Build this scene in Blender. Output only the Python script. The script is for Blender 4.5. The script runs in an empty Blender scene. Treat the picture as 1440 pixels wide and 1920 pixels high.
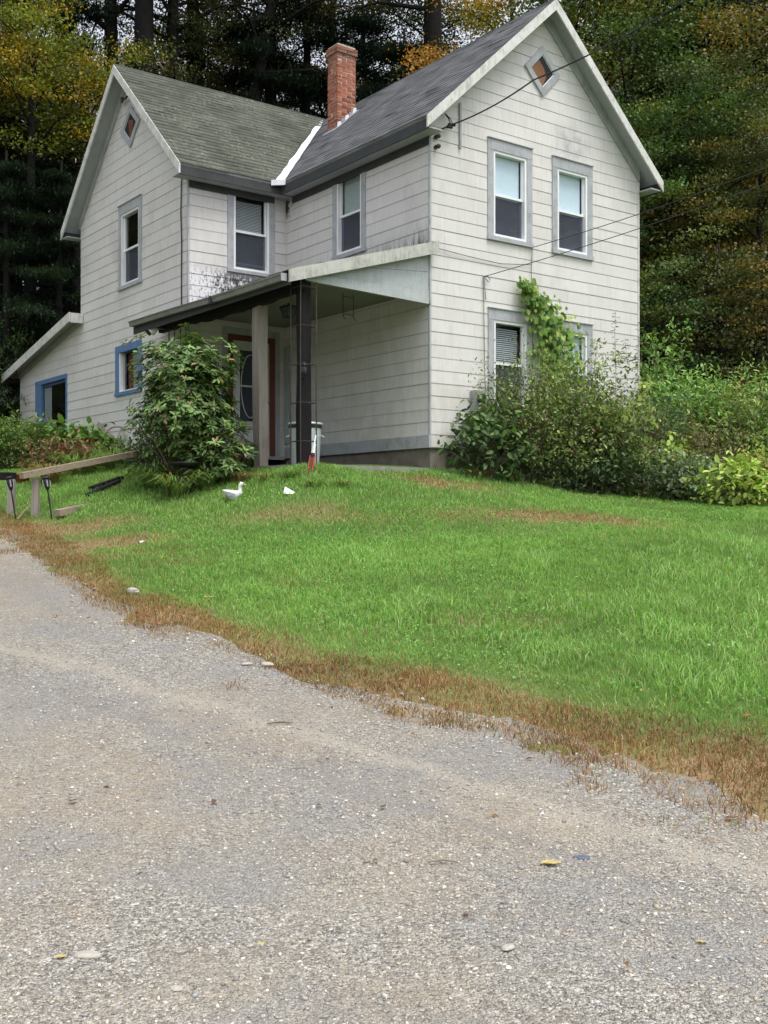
import bpy, math, random
import numpy as np
from mathutils import Vector, Matrix

R = math.radians
rng = np.random.default_rng(7)
random.seed(7)
sc = bpy.context.scene
COL = sc.collection

# ------------------------------------------------------------------ camera, sky, sun, exposure
EYE = 1.6
FPX = 2009.0
cam_d = bpy.data.cameras.new('camera')
cam_d.sensor_fit = 'HORIZONTAL'
cam_d.sensor_width = 36.0
cam_d.lens = 36.0 * FPX / 1440.0
cam_d.clip_start = 0.05
cam_d.clip_end = 3000.0
cam = bpy.data.objects.new('camera', cam_d)
COL.objects.link(cam)
cam.location = (0, 0, EYE)
cam.rotation_euler = (R(90), 0, 0)
sc.camera = cam

SUN_EL, SUN_AZ = R(68), R(140)          # azimuth clockwise from +Y
world = bpy.data.worlds.new('World')
sc.world = world
world.use_nodes = True
wn, wl = world.node_tree.nodes, world.node_tree.links
wn.clear()
sky = wn.new('ShaderNodeTexSky')
sky.sky_type = 'NISHITA'
sky.sun_disc = False
sky.sun_elevation = SUN_EL
sky.sun_rotation = SUN_AZ
sky.air_density = 1.0
sky.dust_density = 3.0
sky.ozone_density = 1.0
hsv = wn.new('ShaderNodeHueSaturation')
hsv.inputs['Saturation'].default_value = 0.30
bgn = wn.new('ShaderNodeBackground')
bgn.inputs['Strength'].default_value = 0.15
won = wn.new('ShaderNodeOutputWorld')
wl.new(sky.outputs[0], hsv.inputs['Color'])
wl.new(hsv.outputs[0], bgn.inputs['Color'])
wl.new(bgn.outputs[0], won.inputs['Surface'])

sun_d = bpy.data.lights.new('sun', 'SUN')
sun_d.energy = 1.0
sun_d.angle = R(25)
sun_d.color = (1.0, 0.97, 0.93)
sun = bpy.data.objects.new('sun', sun_d)
COL.objects.link(sun)
sdir = Vector((math.sin(SUN_AZ) * math.cos(SUN_EL), math.cos(SUN_AZ) * math.cos(SUN_EL), math.sin(SUN_EL)))
sun.rotation_euler = (-sdir).to_track_quat('-Z', 'Y').to_euler()

sc.view_settings.view_transform = 'Standard'
sc.view_settings.look = 'None'
sc.view_settings.gamma = 1.0
sc.view_settings.exposure = 0.98
sc.view_settings.use_curve_mapping = False
sc.render.engine = 'CYCLES'
sc.cycles.max_bounces = 7
sc.cycles.diffuse_bounces = 3
sc.cycles.glossy_bounces = 3
sc.cycles.transmission_bounces = 4
sc.cycles.transparent_max_bounces = 8
sc.cycles.use_denoising = True
sc.cycles.caustics_reflective = False
sc.cycles.caustics_refractive = False


# ------------------------------------------------------------------ helpers
def at(px, py, d):
    """World point seen at photo position px,py at d metres depth."""
    return Vector(((px - 720) / FPX * d, d, EYE + (960 - py) / FPX * d))


class MB:
    def __init__(s):
        s.v, s.f = [], []

    def add(s, vs, fs):
        o = len(s.v)
        s.v += [tuple(p) for p in vs]
        s.f += [tuple(i + o for i in f) for f in fs]
        return s

    def hexa(s, p):
        return s.add(p, [(0, 3, 2, 1), (4, 5, 6, 7), (0, 1, 5, 4), (1, 2, 6, 5), (2, 3, 7, 6), (3, 0, 4, 7)])

    def box(s, a, b):
        (x0, y0, z0), (x1, y1, z1) = a, b
        return s.hexa([(x0, y0, z0), (x1, y0, z0), (x1, y1, z0), (x0, y1, z0),
                       (x0, y0, z1), (x1, y0, z1), (x1, y1, z1), (x0, y1, z1)])

    def prism(s, poly, off):
        n = len(poly)
        off = Vector(off)
        vs = [Vector(p) for p in poly] + [Vector(p) + off for p in poly]
        fs = [tuple(range(n))[::-1], tuple(range(n, 2 * n))]
        fs += [(i, (i + 1) % n, n + (i + 1) % n, n + i) for i in range(n)]
        return s.add(vs, fs)

    def tube(s, pts, rad, n=8, caps=True):
        pts = [Vector(p) for p in pts]
        if not hasattr(rad, '__len__'):
            rad = [rad] * len(pts)
        vs, fs = [], []
        ref = None
        for i, p in enumerate(pts):
            t = (pts[min(i + 1, len(pts) - 1)] - pts[max(i - 1, 0)]).normalized()
            if ref is None:
                ref = Vector((0, 0, 1)) if abs(t.z) < 0.9 else Vector((1, 0, 0))
            a = (ref - t * ref.dot(t)).normalized()
            b = t.cross(a)
            ref = a
            for k in range(n):
                w = 2 * math.pi * k / n
                vs.append(p + (a * math.cos(w) + b * math.sin(w)) * rad[i])
        m = len(pts)
        for i in range(m - 1):
            for k in range(n):
                fs.append((i * n + k, i * n + (k + 1) % n, (i + 1) * n + (k + 1) % n, (i + 1) * n + k))
        if caps:
            fs.append(tuple(range(n))[::-1])
            fs.append(tuple(range((m - 1) * n, m * n)))
        return s.add(vs, fs)

    def lathe(s, prof, c=(0, 0, 0), n=20):
        vs, fs = [], []
        for r, z in prof:
            for k in range(n):
                w = 2 * math.pi * k / n
                vs.append((c[0] + r * math.cos(w), c[1] + r * math.sin(w), c[2] + z))
        for i in range(len(prof) - 1):
            for k in range(n):
                fs.append((i * n + k, i * n + (k + 1) % n, (i + 1) * n + (k + 1) % n, (i + 1) * n + k))
        fs.append(tuple(range(n))[::-1])
        fs.append(tuple(range((len(prof) - 1) * n, len(prof) * n)))
        return s.add(vs, fs)

    def mesh(s, name, m, smooth=False):
        me = bpy.data.meshes.new(name)
        me.from_pydata(s.v, [], s.f)
        if m is not None:
            me.materials.append(m)
        if smooth:
            me.polygons.foreach_set('use_smooth', [True] * len(me.polygons))
        me.update()
        return me

    def build(s, name, m, parent=None, smooth=False, loc=None):
        return link(name, s.mesh(name, m, smooth), parent, loc)


def link(name, me, parent=None, loc=None):
    o = bpy.data.objects.new(name, me)
    COL.objects.link(o)
    if parent is not None:
        o.parent = parent
    if loc is not None:
        o.location = loc
    return o


def tag(o, label=None, cat=None, group=None, kind=None):
    if label:
        o['label'] = label
    if cat:
        o['category'] = cat
    if group:
        o['group'] = group
    if kind:
        o['kind'] = kind
    return o


def thing(name, label, cat, loc=(0, 0, 0), rotz=0.0, group=None):
    o = bpy.data.objects.new(name, None)
    COL.objects.link(o)
    o.location = loc
    o.rotation_euler = (0, 0, rotz)
    o.empty_display_size = 0.2
    return tag(o, label, cat, group)


def np_mesh(name, verts, faces, m, cols=None, smooth=False):
    verts = np.asarray(verts, np.float32)
    faces = np.asarray(faces, np.int32)
    k = faces.shape[1]
    me = bpy.data.meshes.new(name)
    me.vertices.add(len(verts))
    me.vertices.foreach_set('co', verts.ravel())
    me.loops.add(faces.size)
    me.loops.foreach_set('vertex_index', faces.ravel())
    me.polygons.add(len(faces))
    me.polygons.foreach_set('loop_start', np.arange(0, faces.size, k, dtype=np.int32))
    me.polygons.foreach_set('loop_total', np.full(len(faces), k, np.int32))
    if smooth:
        me.polygons.foreach_set('use_smooth', np.ones(len(faces), bool))
    if cols is not None:
        a = me.color_attributes.new('Col', 'FLOAT_COLOR', 'POINT')
        c = np.ones((len(verts), 4), np.float32)
        c[:, :3] = cols
        a.data.foreach_set('color', c.ravel())
    me.materials.append(m)
    me.update(calc_edges=True)
    return me


# ------------------------------------------------------------------ materials
class NT:
    def __init__(s, name):
        s.m = bpy.data.materials.new(name)
        s.m.use_nodes = True
        s.t = s.m.node_tree
        s.n, s.l = s.t.nodes, s.t.links
        s.p = s.n['Principled BSDF']
        s.out = s.n['Material Output']

    def new(s, typ, **kw):
        nd = s.n.new('ShaderNode' + typ)
        for k, v in kw.items():
            setattr(nd, k, v)
        return nd

    def set(s, sock, v):
        if hasattr(v, 'is_linked') or hasattr(v, 'links'):
            s.l.new(v, sock)
        elif isinstance(v, (tuple, list)) and len(v) == 3 and sock.type == 'RGBA':
            sock.default_value = (*v, 1)
        else:
            sock.default_value = v

    def coord(s, out='Object', scale=(1, 1, 1), loc=(0, 0, 0)):
        tc = s.new('TexCoord')
        mp = s.new('Mapping')
        mp.inputs['Scale'].default_value = scale
        mp.inputs['Location'].default_value = loc
        s.l.new(tc.outputs[out], mp.inputs['Vector'])
        return mp.outputs[0]

    def noise(s, vec, scale, detail=4, rough=0.6):
        nd = s.new('TexNoise')
        nd.inputs['Scale'].default_value = scale
        nd.inputs['Detail'].default_value = detail
        nd.inputs['Roughness'].default_value = rough
        s.l.new(vec, nd.inputs['Vector'])
        return nd.outputs['Fac']

    def ramp(s, fac, stops):
        nd = s.new('ValToRGB')
        el = nd.color_ramp.elements
        while len(el) < len(stops):
            el.new(0.5)
        for e, (p, c) in zip(el, stops):
            e.position = p
            e.color = (*c, 1) if len(c) == 3 else c
        s.l.new(fac, nd.inputs[0])
        return nd.outputs[0]

    def mr(s, v, a, b, c=0.0, d=1.0, smooth=True):
        nd = s.new('MapRange', interpolation_type='SMOOTHSTEP' if smooth else 'LINEAR')
        s.set(nd.inputs[0], v)
        for i, x in enumerate((a, b, c, d)):
            nd.inputs[i + 1].default_value = x
        return nd.outputs[0]

    def math(s, op, a, b=0.0, c=None):
        nd = s.new('Math', operation=op)
        s.set(nd.inputs[0], a)
        s.set(nd.inputs[1], b)
        if c is not None:
            s.set(nd.inputs[2], c)
        return nd.outputs[0]

    def mix(s, fac, a, b, mode='MIX'):
        nd = s.new('Mix', data_type='RGBA', blend_type=mode)
        s.set(nd.inputs[0], fac)
        s.set(nd.inputs[6], a)
        s.set(nd.inputs[7], b)
        return nd.outputs[2]

    def bump(s, h, strength=0.3, dist=0.01):
        nd = s.new('Bump')
        nd.inputs['Strength'].default_value = strength
        nd.inputs['Distance'].default_value = dist
        s.l.new(h, nd.inputs['Height'])
        s.l.new(nd.outputs[0], s.p.inputs['Normal'])

    def base(s, c, rough=0.8, spec=0.3, metal=0.0):
        s.set(s.p.inputs['Base Color'], c)
        s.set(s.p.inputs['Roughness'], rough)
        s.p.inputs['Specular IOR Level'].default_value = spec
        s.p.inputs['Metallic'].default_value = metal
        return s

    def sep(s, vec):
        nd = s.new('SeparateXYZ')
        s.l.new(vec, nd.inputs[0])
        return nd.outputs


def plain(name, c, rough=0.7, var=0.15, scale=8.0, spec=0.3, metal=0.0, grain=(1, 1, 1), bump=0.1):
    t = NT(name)
    co = t.coord('Object', grain)
    n = t.noise(co, scale, 5)
    n2 = t.noise(co, scale * 7, 3)
    n = t.math('ADD', t.math('MULTIPLY', n, 0.65), t.math('MULTIPLY', n2, 0.35))
    lo = tuple(x * (1 - var) for x in c)
    hi = tuple(min(1, x * (1 + var)) for x in c)
    t.base(t.ramp(n, [(0.3, lo), (0.7, hi)]), rough, spec, metal)
    if bump:
        t.bump(n2, bump, 0.01)
    return t.m


def siding_mat(name, mildew):
    t = NT(name)
    co = t.coord('Object')
    x, y, z = t.sep(co)
    s = t.math('ADD', x, y)
    row = t.math('FLOOR', t.math('DIVIDE', t.math('SUBTRACT', z, 2.632 - 2.25), 0.2044))
    odd = t.math('MULTIPLY', t.math('MODULO', row, 2.0), 0.305)
    sh = t.math('DIVIDE', t.math('ADD', s, odd), 0.61)
    cell = t.math('FLOOR', sh)
    wn_ = t.new('TexWhiteNoise', noise_dimensions='2D')
    cx = t.new('CombineXYZ')
    t.l.new(cell, cx.inputs[0])
    t.l.new(row, cx.inputs[1])
    t.l.new(cx.outputs[0], wn_.inputs['Vector'])
    rnd = wn_.outputs['Value']
    fr = t.math('FRACT', sh)
    joint = t.mr(fr, 0.0, 0.012, 1.0, 0.0)
    vco = t.coord('Object', (22, 22, 1.6))
    streak = t.noise(vco, 1.0, 6, 0.7)
    blot = t.noise(co, 0.8, 5, 0.65)
    fine = t.noise(t.coord('Object', (140, 140, 14)), 1.0, 3)
    c = t.ramp(t.math('ADD', t.math('MULTIPLY', streak, 0.5), t.math('MULTIPLY', blot, 0.5)),
               [(0.30, (0.53, 0.515, 0.49)), (0.5, (0.675, 0.66, 0.635)), (0.70, (0.745, 0.733, 0.712))])
    c = t.mix(t.mr(rnd, 0, 1, 0.0, 0.26, False), c, (0.50, 0.485, 0.455))
    c = t.mix(t.mr(fine, 0.35, 0.75, 0.0, 0.07), c, (0.42, 0.41, 0.39))
    jm = t.math('MULTIPLY', joint, t.mr(rnd, 0.2, 0.9, 0.06, 0.36))
    c = t.mix(jm, c, (0.22, 0.21, 0.20))
    # grime below each lap and broad weather stains
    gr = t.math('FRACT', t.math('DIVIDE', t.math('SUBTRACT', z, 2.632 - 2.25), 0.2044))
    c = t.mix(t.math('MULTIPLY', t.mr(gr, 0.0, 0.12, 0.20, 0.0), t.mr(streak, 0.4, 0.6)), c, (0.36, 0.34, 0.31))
    big = t.noise(t.coord('Object', (0.55, 0.55, 0.35), (3, 1, 7)), 1.0, 6, 0.7)
    c = t.mix(t.mr(big, 0.52, 0.80, 0.0, 0.50), c, (0.36, 0.35, 0.34))
    # algae towards the foot of the walls
    alg = t.math('MULTIPLY', t.mr(z, 0.2, 2.6, 0.35, 0.0), t.mr(t.noise(co, 2.2, 5), 0.42, 0.62))
    c = t.mix(alg, c, (0.42, 0.41, 0.28))
    if mildew == 'wing':
        band = t.math('MULTIPLY', t.mr(z, 3.62, 3.92, 1.0, 0.0), t.mr(z, 2.92, 3.0, 0.0, 1.0))
        sp = t.noise(t.coord('Object', (7, 7, 4)), 3.0, 8, 0.85)
        side = t.mr(x, -2.0, -1.0, 0.0, 0.10)
        c = t.mix(t.math('MULTIPLY', band, 0.8), c, (0.80, 0.80, 0.82))
        c = t.mix(t.math('MULTIPLY', band, t.mr(t.math('ADD', sp, side), 0.53, 0.60)), c, (0.07, 0.07, 0.08))
    if mildew == 'porch':
        band = t.math('MULTIPLY', t.mr(z, 3.6, 4.0, 1.0, 0.0), t.mr(z, 3.3, 3.4, 0.0, 1.0))
        side = t.mr(y, 0.2, 2.6, 0.95, 0.25)
        sp = t.noise(t.coord('Object', (9, 9, 1.4)), 1.6, 6, 0.75)
        c = t.mix(t.math('MULTIPLY', t.math('MULTIPLY', band, side), t.mr(sp, 0.38, 0.62)), c, (0.10, 0.10, 0.105))
        corner = t.math('MULTIPLY', t.mr(y, 3.95, 4.3, 0.0, 1.0), t.mr(t.noise(t.coord('Object', (3, 3, 5)), 1.5, 5), 0.45, 0.55))
        c = t.mix(t.math('MULTIPLY', corner, t.mr(z, 4.85, 5.1, 0.0, 1.0)), c, (0.06, 0.05, 0.045))
    if mildew == 'front':
        # grey smudge above the right-hand upper window, yellow-green wash lower left
        dx = t.math('SUBTRACT', x, 3.2)
        dz = t.math('SUBTRACT', z, 5.85)
        d = t.math('SQRT', t.math('ADD', t.math('MULTIPLY', t.math('MULTIPLY', dx, dx), 0.6), t.math('MULTIPLY', dz, dz)))
        sm = t.math('MULTIPLY', t.mr(d, 0.0, 0.55, 0.75, 0.0), t.mr(t.noise(co, 5, 5), 0.3, 0.7))
        c = t.mix(sm, c, (0.30, 0.30, 0.31))
    t.base(c, 0.85, 0.2)
    t.bump(t.math('ADD', fine, streak), 0.12, 0.004)
    return t.m


def trim_mat(name, c, worn=(0.28, 0.28, 0.27), amount=0.5, scale=3.0):
    t = NT(name)
    co = t.coord('Object')
    n = t.noise(co, scale, 7, 0.75)
    n2 = t.noise(t.coord('Object', (30, 30, 4)), 1.0, 5, 0.7)
    k = t.math('MULTIPLY', t.mr(t.math('ADD', t.math('MULTIPLY', n, 0.6), t.math('MULTIPLY', n2, 0.4)), 0.42, 0.66), amount)
    t.base(t.mix(k, c, worn), 0.75, 0.25)
    t.bump(n2, 0.15, 0.004)
    return t.m


def roof_mat(name, a, b, lichen):
    t = NT(name)
    co = t.coord('Object')
    at_ = t.new('Attribute', attribute_name='Col')
    v = t.sep(at_.outputs['Color'])[0]
    n = t.noise(co, 1.1, 6, 0.7)
    g = t.noise(co, 160, 2)
    c = t.mix(t.mr(n, 0.35, 0.65), a, b)
    c = t.mix(t.mr(v, 0, 1, 0.0, 0.55, False), c, tuple(x * 0.5 for x in a))
    c = t.mix(t.mr(g, 0.35, 0.65, 0.0, 0.35), c, tuple(min(1, x * 1.7) for x in b))
    st = t.noise(t.coord('Object', (9, 1.2, 1.2) if not lichen else (1.2, 9, 9)), 1.0, 4)
    c = t.mix(t.mr(st, 0.5, 0.75, 0.0, 0.5), c, tuple(x * 0.45 for x in a))
    if lichen:
        l1 = t.noise(co, 1.0, 4, 0.6)
        l2 = t.noise(co, 16.0, 8, 0.85)
        f = t.math('MULTIPLY', t.mr(l1, 0.42, 0.56), t.mr(l2, 0.51, 0.61))
        c = t.mix(t.math('MULTIPLY', f, 0.75), c, (0.29, 0.295, 0.22))
        f2 = t.mr(t.noise(t.coord('Object', (1, 1, 1), (5, 2, 1)), 5.0, 5, 0.7), 0.66, 0.72)
        c = t.mix(t.math('MULTIPLY', f2, 0.7), c, (0.40, 0.40, 0.35))
    t.base(c, 0.9, 0.2)
    t.bump(g, 0.4, 0.004)
    return t.m


def foliage_mat(name, trans=0.3, rough=0.55, spec=0.3):
    t = NT(name)
    a = t.new('Attribute', attribute_name='Col')
    oi = t.new('ObjectInfo')
    c = t.mix(1.0, a.outputs['Color'], oi.outputs['Color'], 'MULTIPLY')
    t.base(c, rough, spec)
    tr = t.new('BsdfTranslucent')
    tc = t.mix(1.0, c, (1.3, 1.35, 0.7), 'MULTIPLY')
    t.l.new(tc, tr.inputs['Color'])
    mx = t.new('MixShader')
    mx.inputs[0].default_value = trans
    t.l.new(t.p.outputs[0], mx.inputs[1])
    t.l.new(tr.outputs[0], mx.inputs[2])
    t.l.new(mx.outputs[0], t.out.inputs['Surface'])
    return t.m


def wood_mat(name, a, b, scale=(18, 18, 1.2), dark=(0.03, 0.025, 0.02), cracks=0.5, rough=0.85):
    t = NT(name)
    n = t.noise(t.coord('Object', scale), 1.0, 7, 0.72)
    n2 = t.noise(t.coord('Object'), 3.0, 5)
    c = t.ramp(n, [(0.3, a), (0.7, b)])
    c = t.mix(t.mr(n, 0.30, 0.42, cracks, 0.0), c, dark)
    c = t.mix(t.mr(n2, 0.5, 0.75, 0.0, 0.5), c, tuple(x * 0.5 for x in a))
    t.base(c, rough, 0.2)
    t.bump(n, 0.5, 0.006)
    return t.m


def glass_mat(name, tint=(0.90, 0.94, 0.96), refl=0.9, mesh=0.0):
    t = NT(name)
    tr = t.new('BsdfTransparent')
    tr.inputs[0].default_value = (*tint, 1)
    gl = t.new('BsdfGlossy')
    gl.inputs['Roughness'].default_value = 0.03
    gl.inputs['Color'].default_value = (refl, refl, refl, 1)
    lw = t.new('LayerWeight')
    lw.inputs[0].default_value = 0.5
    mx = t.new('MixShader')
    t.l.new(t.math('ADD', t.math('MULTIPLY', t.math('POWER', lw.outputs['Facing'], 3.5), 0.75), 0.045), mx.inputs[0])
    t.l.new(tr.outputs[0], mx.inputs[1])
    t.l.new(gl.outputs[0], mx.inputs[2])
    res = mx.outputs[0]
    if mesh:
        df = t.new('BsdfDiffuse')
        df.inputs['Color'].default_value = (0.24, 0.27, 0.34, 1)
        m2 = t.new('MixShader')
        m2.inputs[0].default_value = mesh
        t.l.new(res, m2.inputs[1])
        t.l.new(df.outputs[0], m2.inputs[2])
        res = m2.outputs[0]
    t.l.new(res, t.out.inputs['Surface'])
    return t.m


def brick_mat():
    t = NT('brick')
    oi = t.new('ObjectInfo')
    co = t.coord('Object')
    n = t.noise(co, 14, 6, 0.75)
    c = t.ramp(oi.outputs['Random'], [(0.0, (0.20, 0.065, 0.04)), (0.4, (0.33, 0.105, 0.06)), (0.75, (0.40, 0.15, 0.08)), (1.0, (0.24, 0.10, 0.075))])
    c = t.mix(t.mr(n, 0.5, 0.72, 0, 0.55), c, (0.42, 0.33, 0.27))
    c = t.mix(t.mr(n, 0.45, 0.3, 0, 0.6), c, (0.13, 0.05, 0.035))
    geo = t.new('NewGeometry')
    wz = t.sep(geo.outputs['Position'])[2]
    t.base(t.mix(t.mr(wz, 10.55, 10.95, 0.0, 0.40), c, (0.17, 0.14, 0.11)), 0.9, 0.2)
    t.bump(n, 0.4, 0.006)
    return t.m


M = {}
M['siding_front'] = siding_mat('siding_front', 'front')
M['siding_porch'] = siding_mat('siding_porch', 'porch')
M['siding_wing'] = siding_mat('siding_wing', 'wing')
M['siding_end'] = siding_mat('siding_end', None)
M['gap'] = plain('wall_core', (0.26, 0.25, 0.24), 0.9)
M['trim'] = trim_mat('grey_trim', (0.42, 0.44, 0.46), (0.20, 0.20, 0.20), 0.65)
M['rake'] = trim_mat('rake_paint', (0.66, 0.66, 0.63), (0.30, 0.29, 0.24), 0.7, 5)
M['soffit'] = trim_mat('soffit_paint', (0.40, 0.43, 0.44), (0.25, 0.26, 0.26), 0.4)
M['fascia'] = trim_mat('fascia_dark', (0.062, 0.067, 0.067), (0.035, 0.035, 0.032), 0.6)
M['gutter'] = trim_mat('gutter_paint', (0.25, 0.26, 0.24), (0.12, 0.12, 0.10), 0.7, 5)
M['porch_rake'] = trim_mat('porch_rake_paint', (0.50, 0.50, 0.455), (0.25, 0.26, 0.22), 0.9, 4)
M['panel'] = trim_mat('porch_panel_paint', (0.46, 0.49, 0.50), (0.27, 0.29, 0.28), 0.6, 2.5)
M['vinyl'] = plain('white_vinyl', (0.80, 0.81, 0.81), 0.45, 0.05, 5, 0.4, bump=0)
M['blue'] = trim_mat('blue_trim', (0.10, 0.19, 0.36), (0.20, 0.28, 0.40), 0.4, 6)
M['bluedark'] = plain('blue_jamb', (0.06, 0.11, 0.21), 0.6, 0.15)
M['glass'] = glass_mat('window_glass', refl=0.62)
M['screen'] = glass_mat('screened_glass', (0.38, 0.42, 0.50), 0.42, 0.22)
M['shade'] = plain('roller_shade', (0.74, 0.85, 0.92), 0.8, 0.04, 2, bump=0)  # white shade with the sky's reflection put into its pale blue
M['shade_green'] = plain('green_shade', (0.44, 0.50, 0.47), 0.8, 0.06, 2, bump=0)
M['blind'] = plain('blind_slat', (0.55, 0.57, 0.56), 0.6, 0.08, 4, bump=0)
M['lace'] = plain('lace_curtain', (0.40, 0.40, 0.36), 0.9, 0.5, 14)
M['curtain'] = plain('pale_curtain', (0.50, 0.52, 0.50), 0.9, 0.2, 8, grain=(30, 30, 1))
M['roof_main'] = roof_mat('roof_main', (0.115, 0.117, 0.125), (0.185, 0.187, 0.197), False)
M['roof_wing'] = roof_mat('roof_wing', (0.068, 0.074, 0.060), (0.112, 0.12, 0.098), True)
M['roof_dark'] = plain('roof_dark', (0.05, 0.05, 0.05), 0.95, 0.4, 10)
M['flash'] = plain('white_flashing', (0.72, 0.75, 0.78), 0.5, 0.12, 6)
M['lead'] = plain('lead_flashing', (0.30, 0.30, 0.33), 0.6, 0.4, 20, metal=0.2)
M['brick'] = brick_mat()
M['mortar'] = plain('mortar', (0.46, 0.39, 0.32), 0.95, 0.25, 25)
M['concrete'] = plain('foundation', (0.20, 0.175, 0.145), 0.95, 0.4, 5, bump=0.5)
M['slab'] = plain('porch_slab', (0.25, 0.24, 0.22), 0.9, 0.25, 5, bump=0.3)
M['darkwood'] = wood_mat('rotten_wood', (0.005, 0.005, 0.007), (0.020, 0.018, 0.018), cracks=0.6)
M['greywood'] = wood_mat('grey_wood', (0.22, 0.195, 0.17), (0.36, 0.32, 0.28))
M['railwood'] = wood_mat('rail_wood', (0.22, 0.175, 0.125), (0.34, 0.28, 0.21), (2, 18, 18))
M['iron'] = plain('black_iron', (0.03, 0.028, 0.03), 0.6, 0.5, 12)
M['rust'] = plain('rusty_iron', (0.05, 0.042, 0.04), 0.7, 0.5, 12)
M['blackplastic'] = plain('black_plastic', (0.02, 0.02, 0.023), 0.4, 0.2, 6)
M['galv'] = plain('galvanised', (0.55, 0.60, 0.62), 0.40, 0.2, 5, 0.5, 0.35, (8, 8, 1))
M['white'] = plain('white_plastic', (0.72, 0.73, 0.73), 0.5, 0.12, 8)
M['door'] = plain('door_paint', (0.62, 0.63, 0.62), 0.5, 0.06, 3)
M['doorframe'] = plain('door_frame_red', (0.15, 0.05, 0.032), 0.6, 0.2, 5)
M['ceil'] = plain('porch_ceiling', (0.22, 0.22, 0.185), 0.85, 0.15, 2)
M['ply'] = plain('plywood', (0.22, 0.10, 0.05), 0.7, 0.25, 3)
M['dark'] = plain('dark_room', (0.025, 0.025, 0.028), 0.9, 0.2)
M['cable'] = plain('cable_rubber', (0.03, 0.03, 0.032), 0.6, 0.2)
M['porcelain'] = plain('brown_porcelain', (0.05, 0.035, 0.03), 0.25, 0.2)
M['meter'] = plain('meter_grey', (0.32, 0.33, 0.34), 0.5, 0.1)
M['red'] = plain('red_paint', (0.38, 0.05, 0.04), 0.5, 0.25, 12)
M['blueprint'] = plain('sign_blue', (0.05, 0.07, 0.30), 0.5, 0.1)
M['terracotta'] = plain('terracotta', (0.28, 0.09, 0.05), 0.8, 0.2)
M['bark'] = plain('bark', (0.011, 0.0095, 0.009), 0.95, 0.5, 3, grain=(6, 6, 1), bump=0.8)
M['stem'] = plain('twig', (0.14, 0.11, 0.08), 0.9, 0.4, 20)
M['greenstem'] = plain('green_stem', (0.10, 0.12, 0.05), 0.8, 0.3, 20)
M['leaf'] = foliage_mat('leaf', 0.28)
M['glossleaf'] = foliage_mat('glossy_leaf', 0.15, 0.48, 0.35)
M['grass'] = foliage_mat('grass_blade', 0.38, 0.5, 0.3)
M['stone'] = foliage_mat('stone', 0.0, 0.85, 0.2)
M['slate'] = plain('slate_chip', (0.10, 0.12, 0.16), 0.6, 0.2, 20)
M['palestone'] = plain('pale_stone', (0.40, 0.37, 0.32), 0.9, 0.2, 20)
M['deadleaf'] = plain('yellow_leaf', (0.45, 0.35, 0.12), 0.7, 0.25, 30)
M['brownleaf'] = plain('brown_leaf', (0.11, 0.055, 0.03), 0.7, 0.3, 30)

# ------------------------------------------------------------------ terrain
KP = np.array([(-1.2, 3.35, 0), (0, 3.35, 0), (1.2, 3.35, 0), (-1.68, 4.7, .1), (0, 4.75, .09), (1.76, 4.9, .04), (-2.44, 6.8, .28), (0, 6.2, .24),
 (2.01, 5.6, .09), (-3.23, 9, .52), (-1.4, 8.8, .55), (-4.05, 11.3, .81), (-2.77, 10.7, .75), (-4.87, 13.6, 1.19), (-4.41, 14.3, 1.32), (-.08, 7.6, .35),
 (.93, 6.7, .23), (2.29, 6.4, .2), (3.12, 8.7, .56), (5.02, 14, 1.32), (5.75, 17, 1.67), (3.25, 17.2, 1.9), (1.81, 13, 1.34), (1.23, 8.8, .55),
 (1.48, 10.6, .86), (0, 9, .52), (0, 12, 1.06), (0, 14.3, 1.6), (0, 15.7, 2.03), (-2.11, 15, 1.73), (-1.91, 12, 1.06), (-3.05, 14.6, 1.53),
 (-4.95, 15.3, 1.58), (-3.81, 16.3, 1.97), (2.85, 10.8, .85), (-1.19, 14.9, 2.01), (-1.18, 15.2, 2.18), (.91, 16.76, 2.2), (3.03, 18.1, 2.1),
 (5.19, 19.71, 1.95), (4.14, 23.29, 2.2), (-.85, 28.3, 3), (-2.26, 21.01, 2.25), (-.26, 22.5, 2.3), (-2.47, 17.11, 2.25), (-4.01, 18.83, 2.35),
 (-5.62, 20.99, 2.6), (-7.42, 23.4, 2.85), (-9.81, 26.6, 3), (-10.45, 28.62, 3.3), (-4.85, 27.81, 3.6), (-14, 30, 4.2), (0, 33, 5), (14, 30, 4.5),
 (-20, 45, 10), (0, 48, 11.5), (20, 45, 11), (0, 65, 15), (-25, 65, 14), (25, 65, 14.5), (30, 25, 4), (-25, 20, 2.2), (-15, 0, .2), (15, 0, -.2),
 (0, -10, -.3), (-15, -15, 0), (15, -15, -.5), (15, 8, .5), (-15, 10, 1), (12, 18, 2), (9, 16, 1.75)], float)


def tps(K, lam=0.02):
    n = len(K)
    d = np.hypot(K[:, None, 0] - K[None, :, 0], K[:, None, 1] - K[None, :, 1])
    Ph = np.where(d > 0, d * d * np.log(d + 1e-9), 0) + lam * np.eye(n)
    Q = np.c_[np.ones(n), K[:, :2]]
    A = np.block([[Ph, Q], [Q.T, np.zeros((3, 3))]])
    return np.linalg.solve(A, np.r_[K[:, 2], 0, 0, 0])


TW = tps(KP)


def gz(x, y):
    x = np.clip(np.asarray(x, float), -45, 45)
    y = np.clip(np.asarray(y, float), -30, 70)
    sh = x.shape
    x, y = x.ravel(), y.ravel()
    out = np.empty(len(x))
    for i in range(0, len(x), 40000):
        a, b = x[i:i + 40000], y[i:i + 40000]
        d2 = (a[:, None] - KP[:, 0]) ** 2 + (b[:, None] - KP[:, 1]) ** 2
        out[i:i + 40000] = (0.5 * d2 * np.log(d2 + 1e-12)) @ TW[:-3] + TW[-3] + TW[-2] * a + TW[-1] * b
    return out.reshape(sh)


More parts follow.
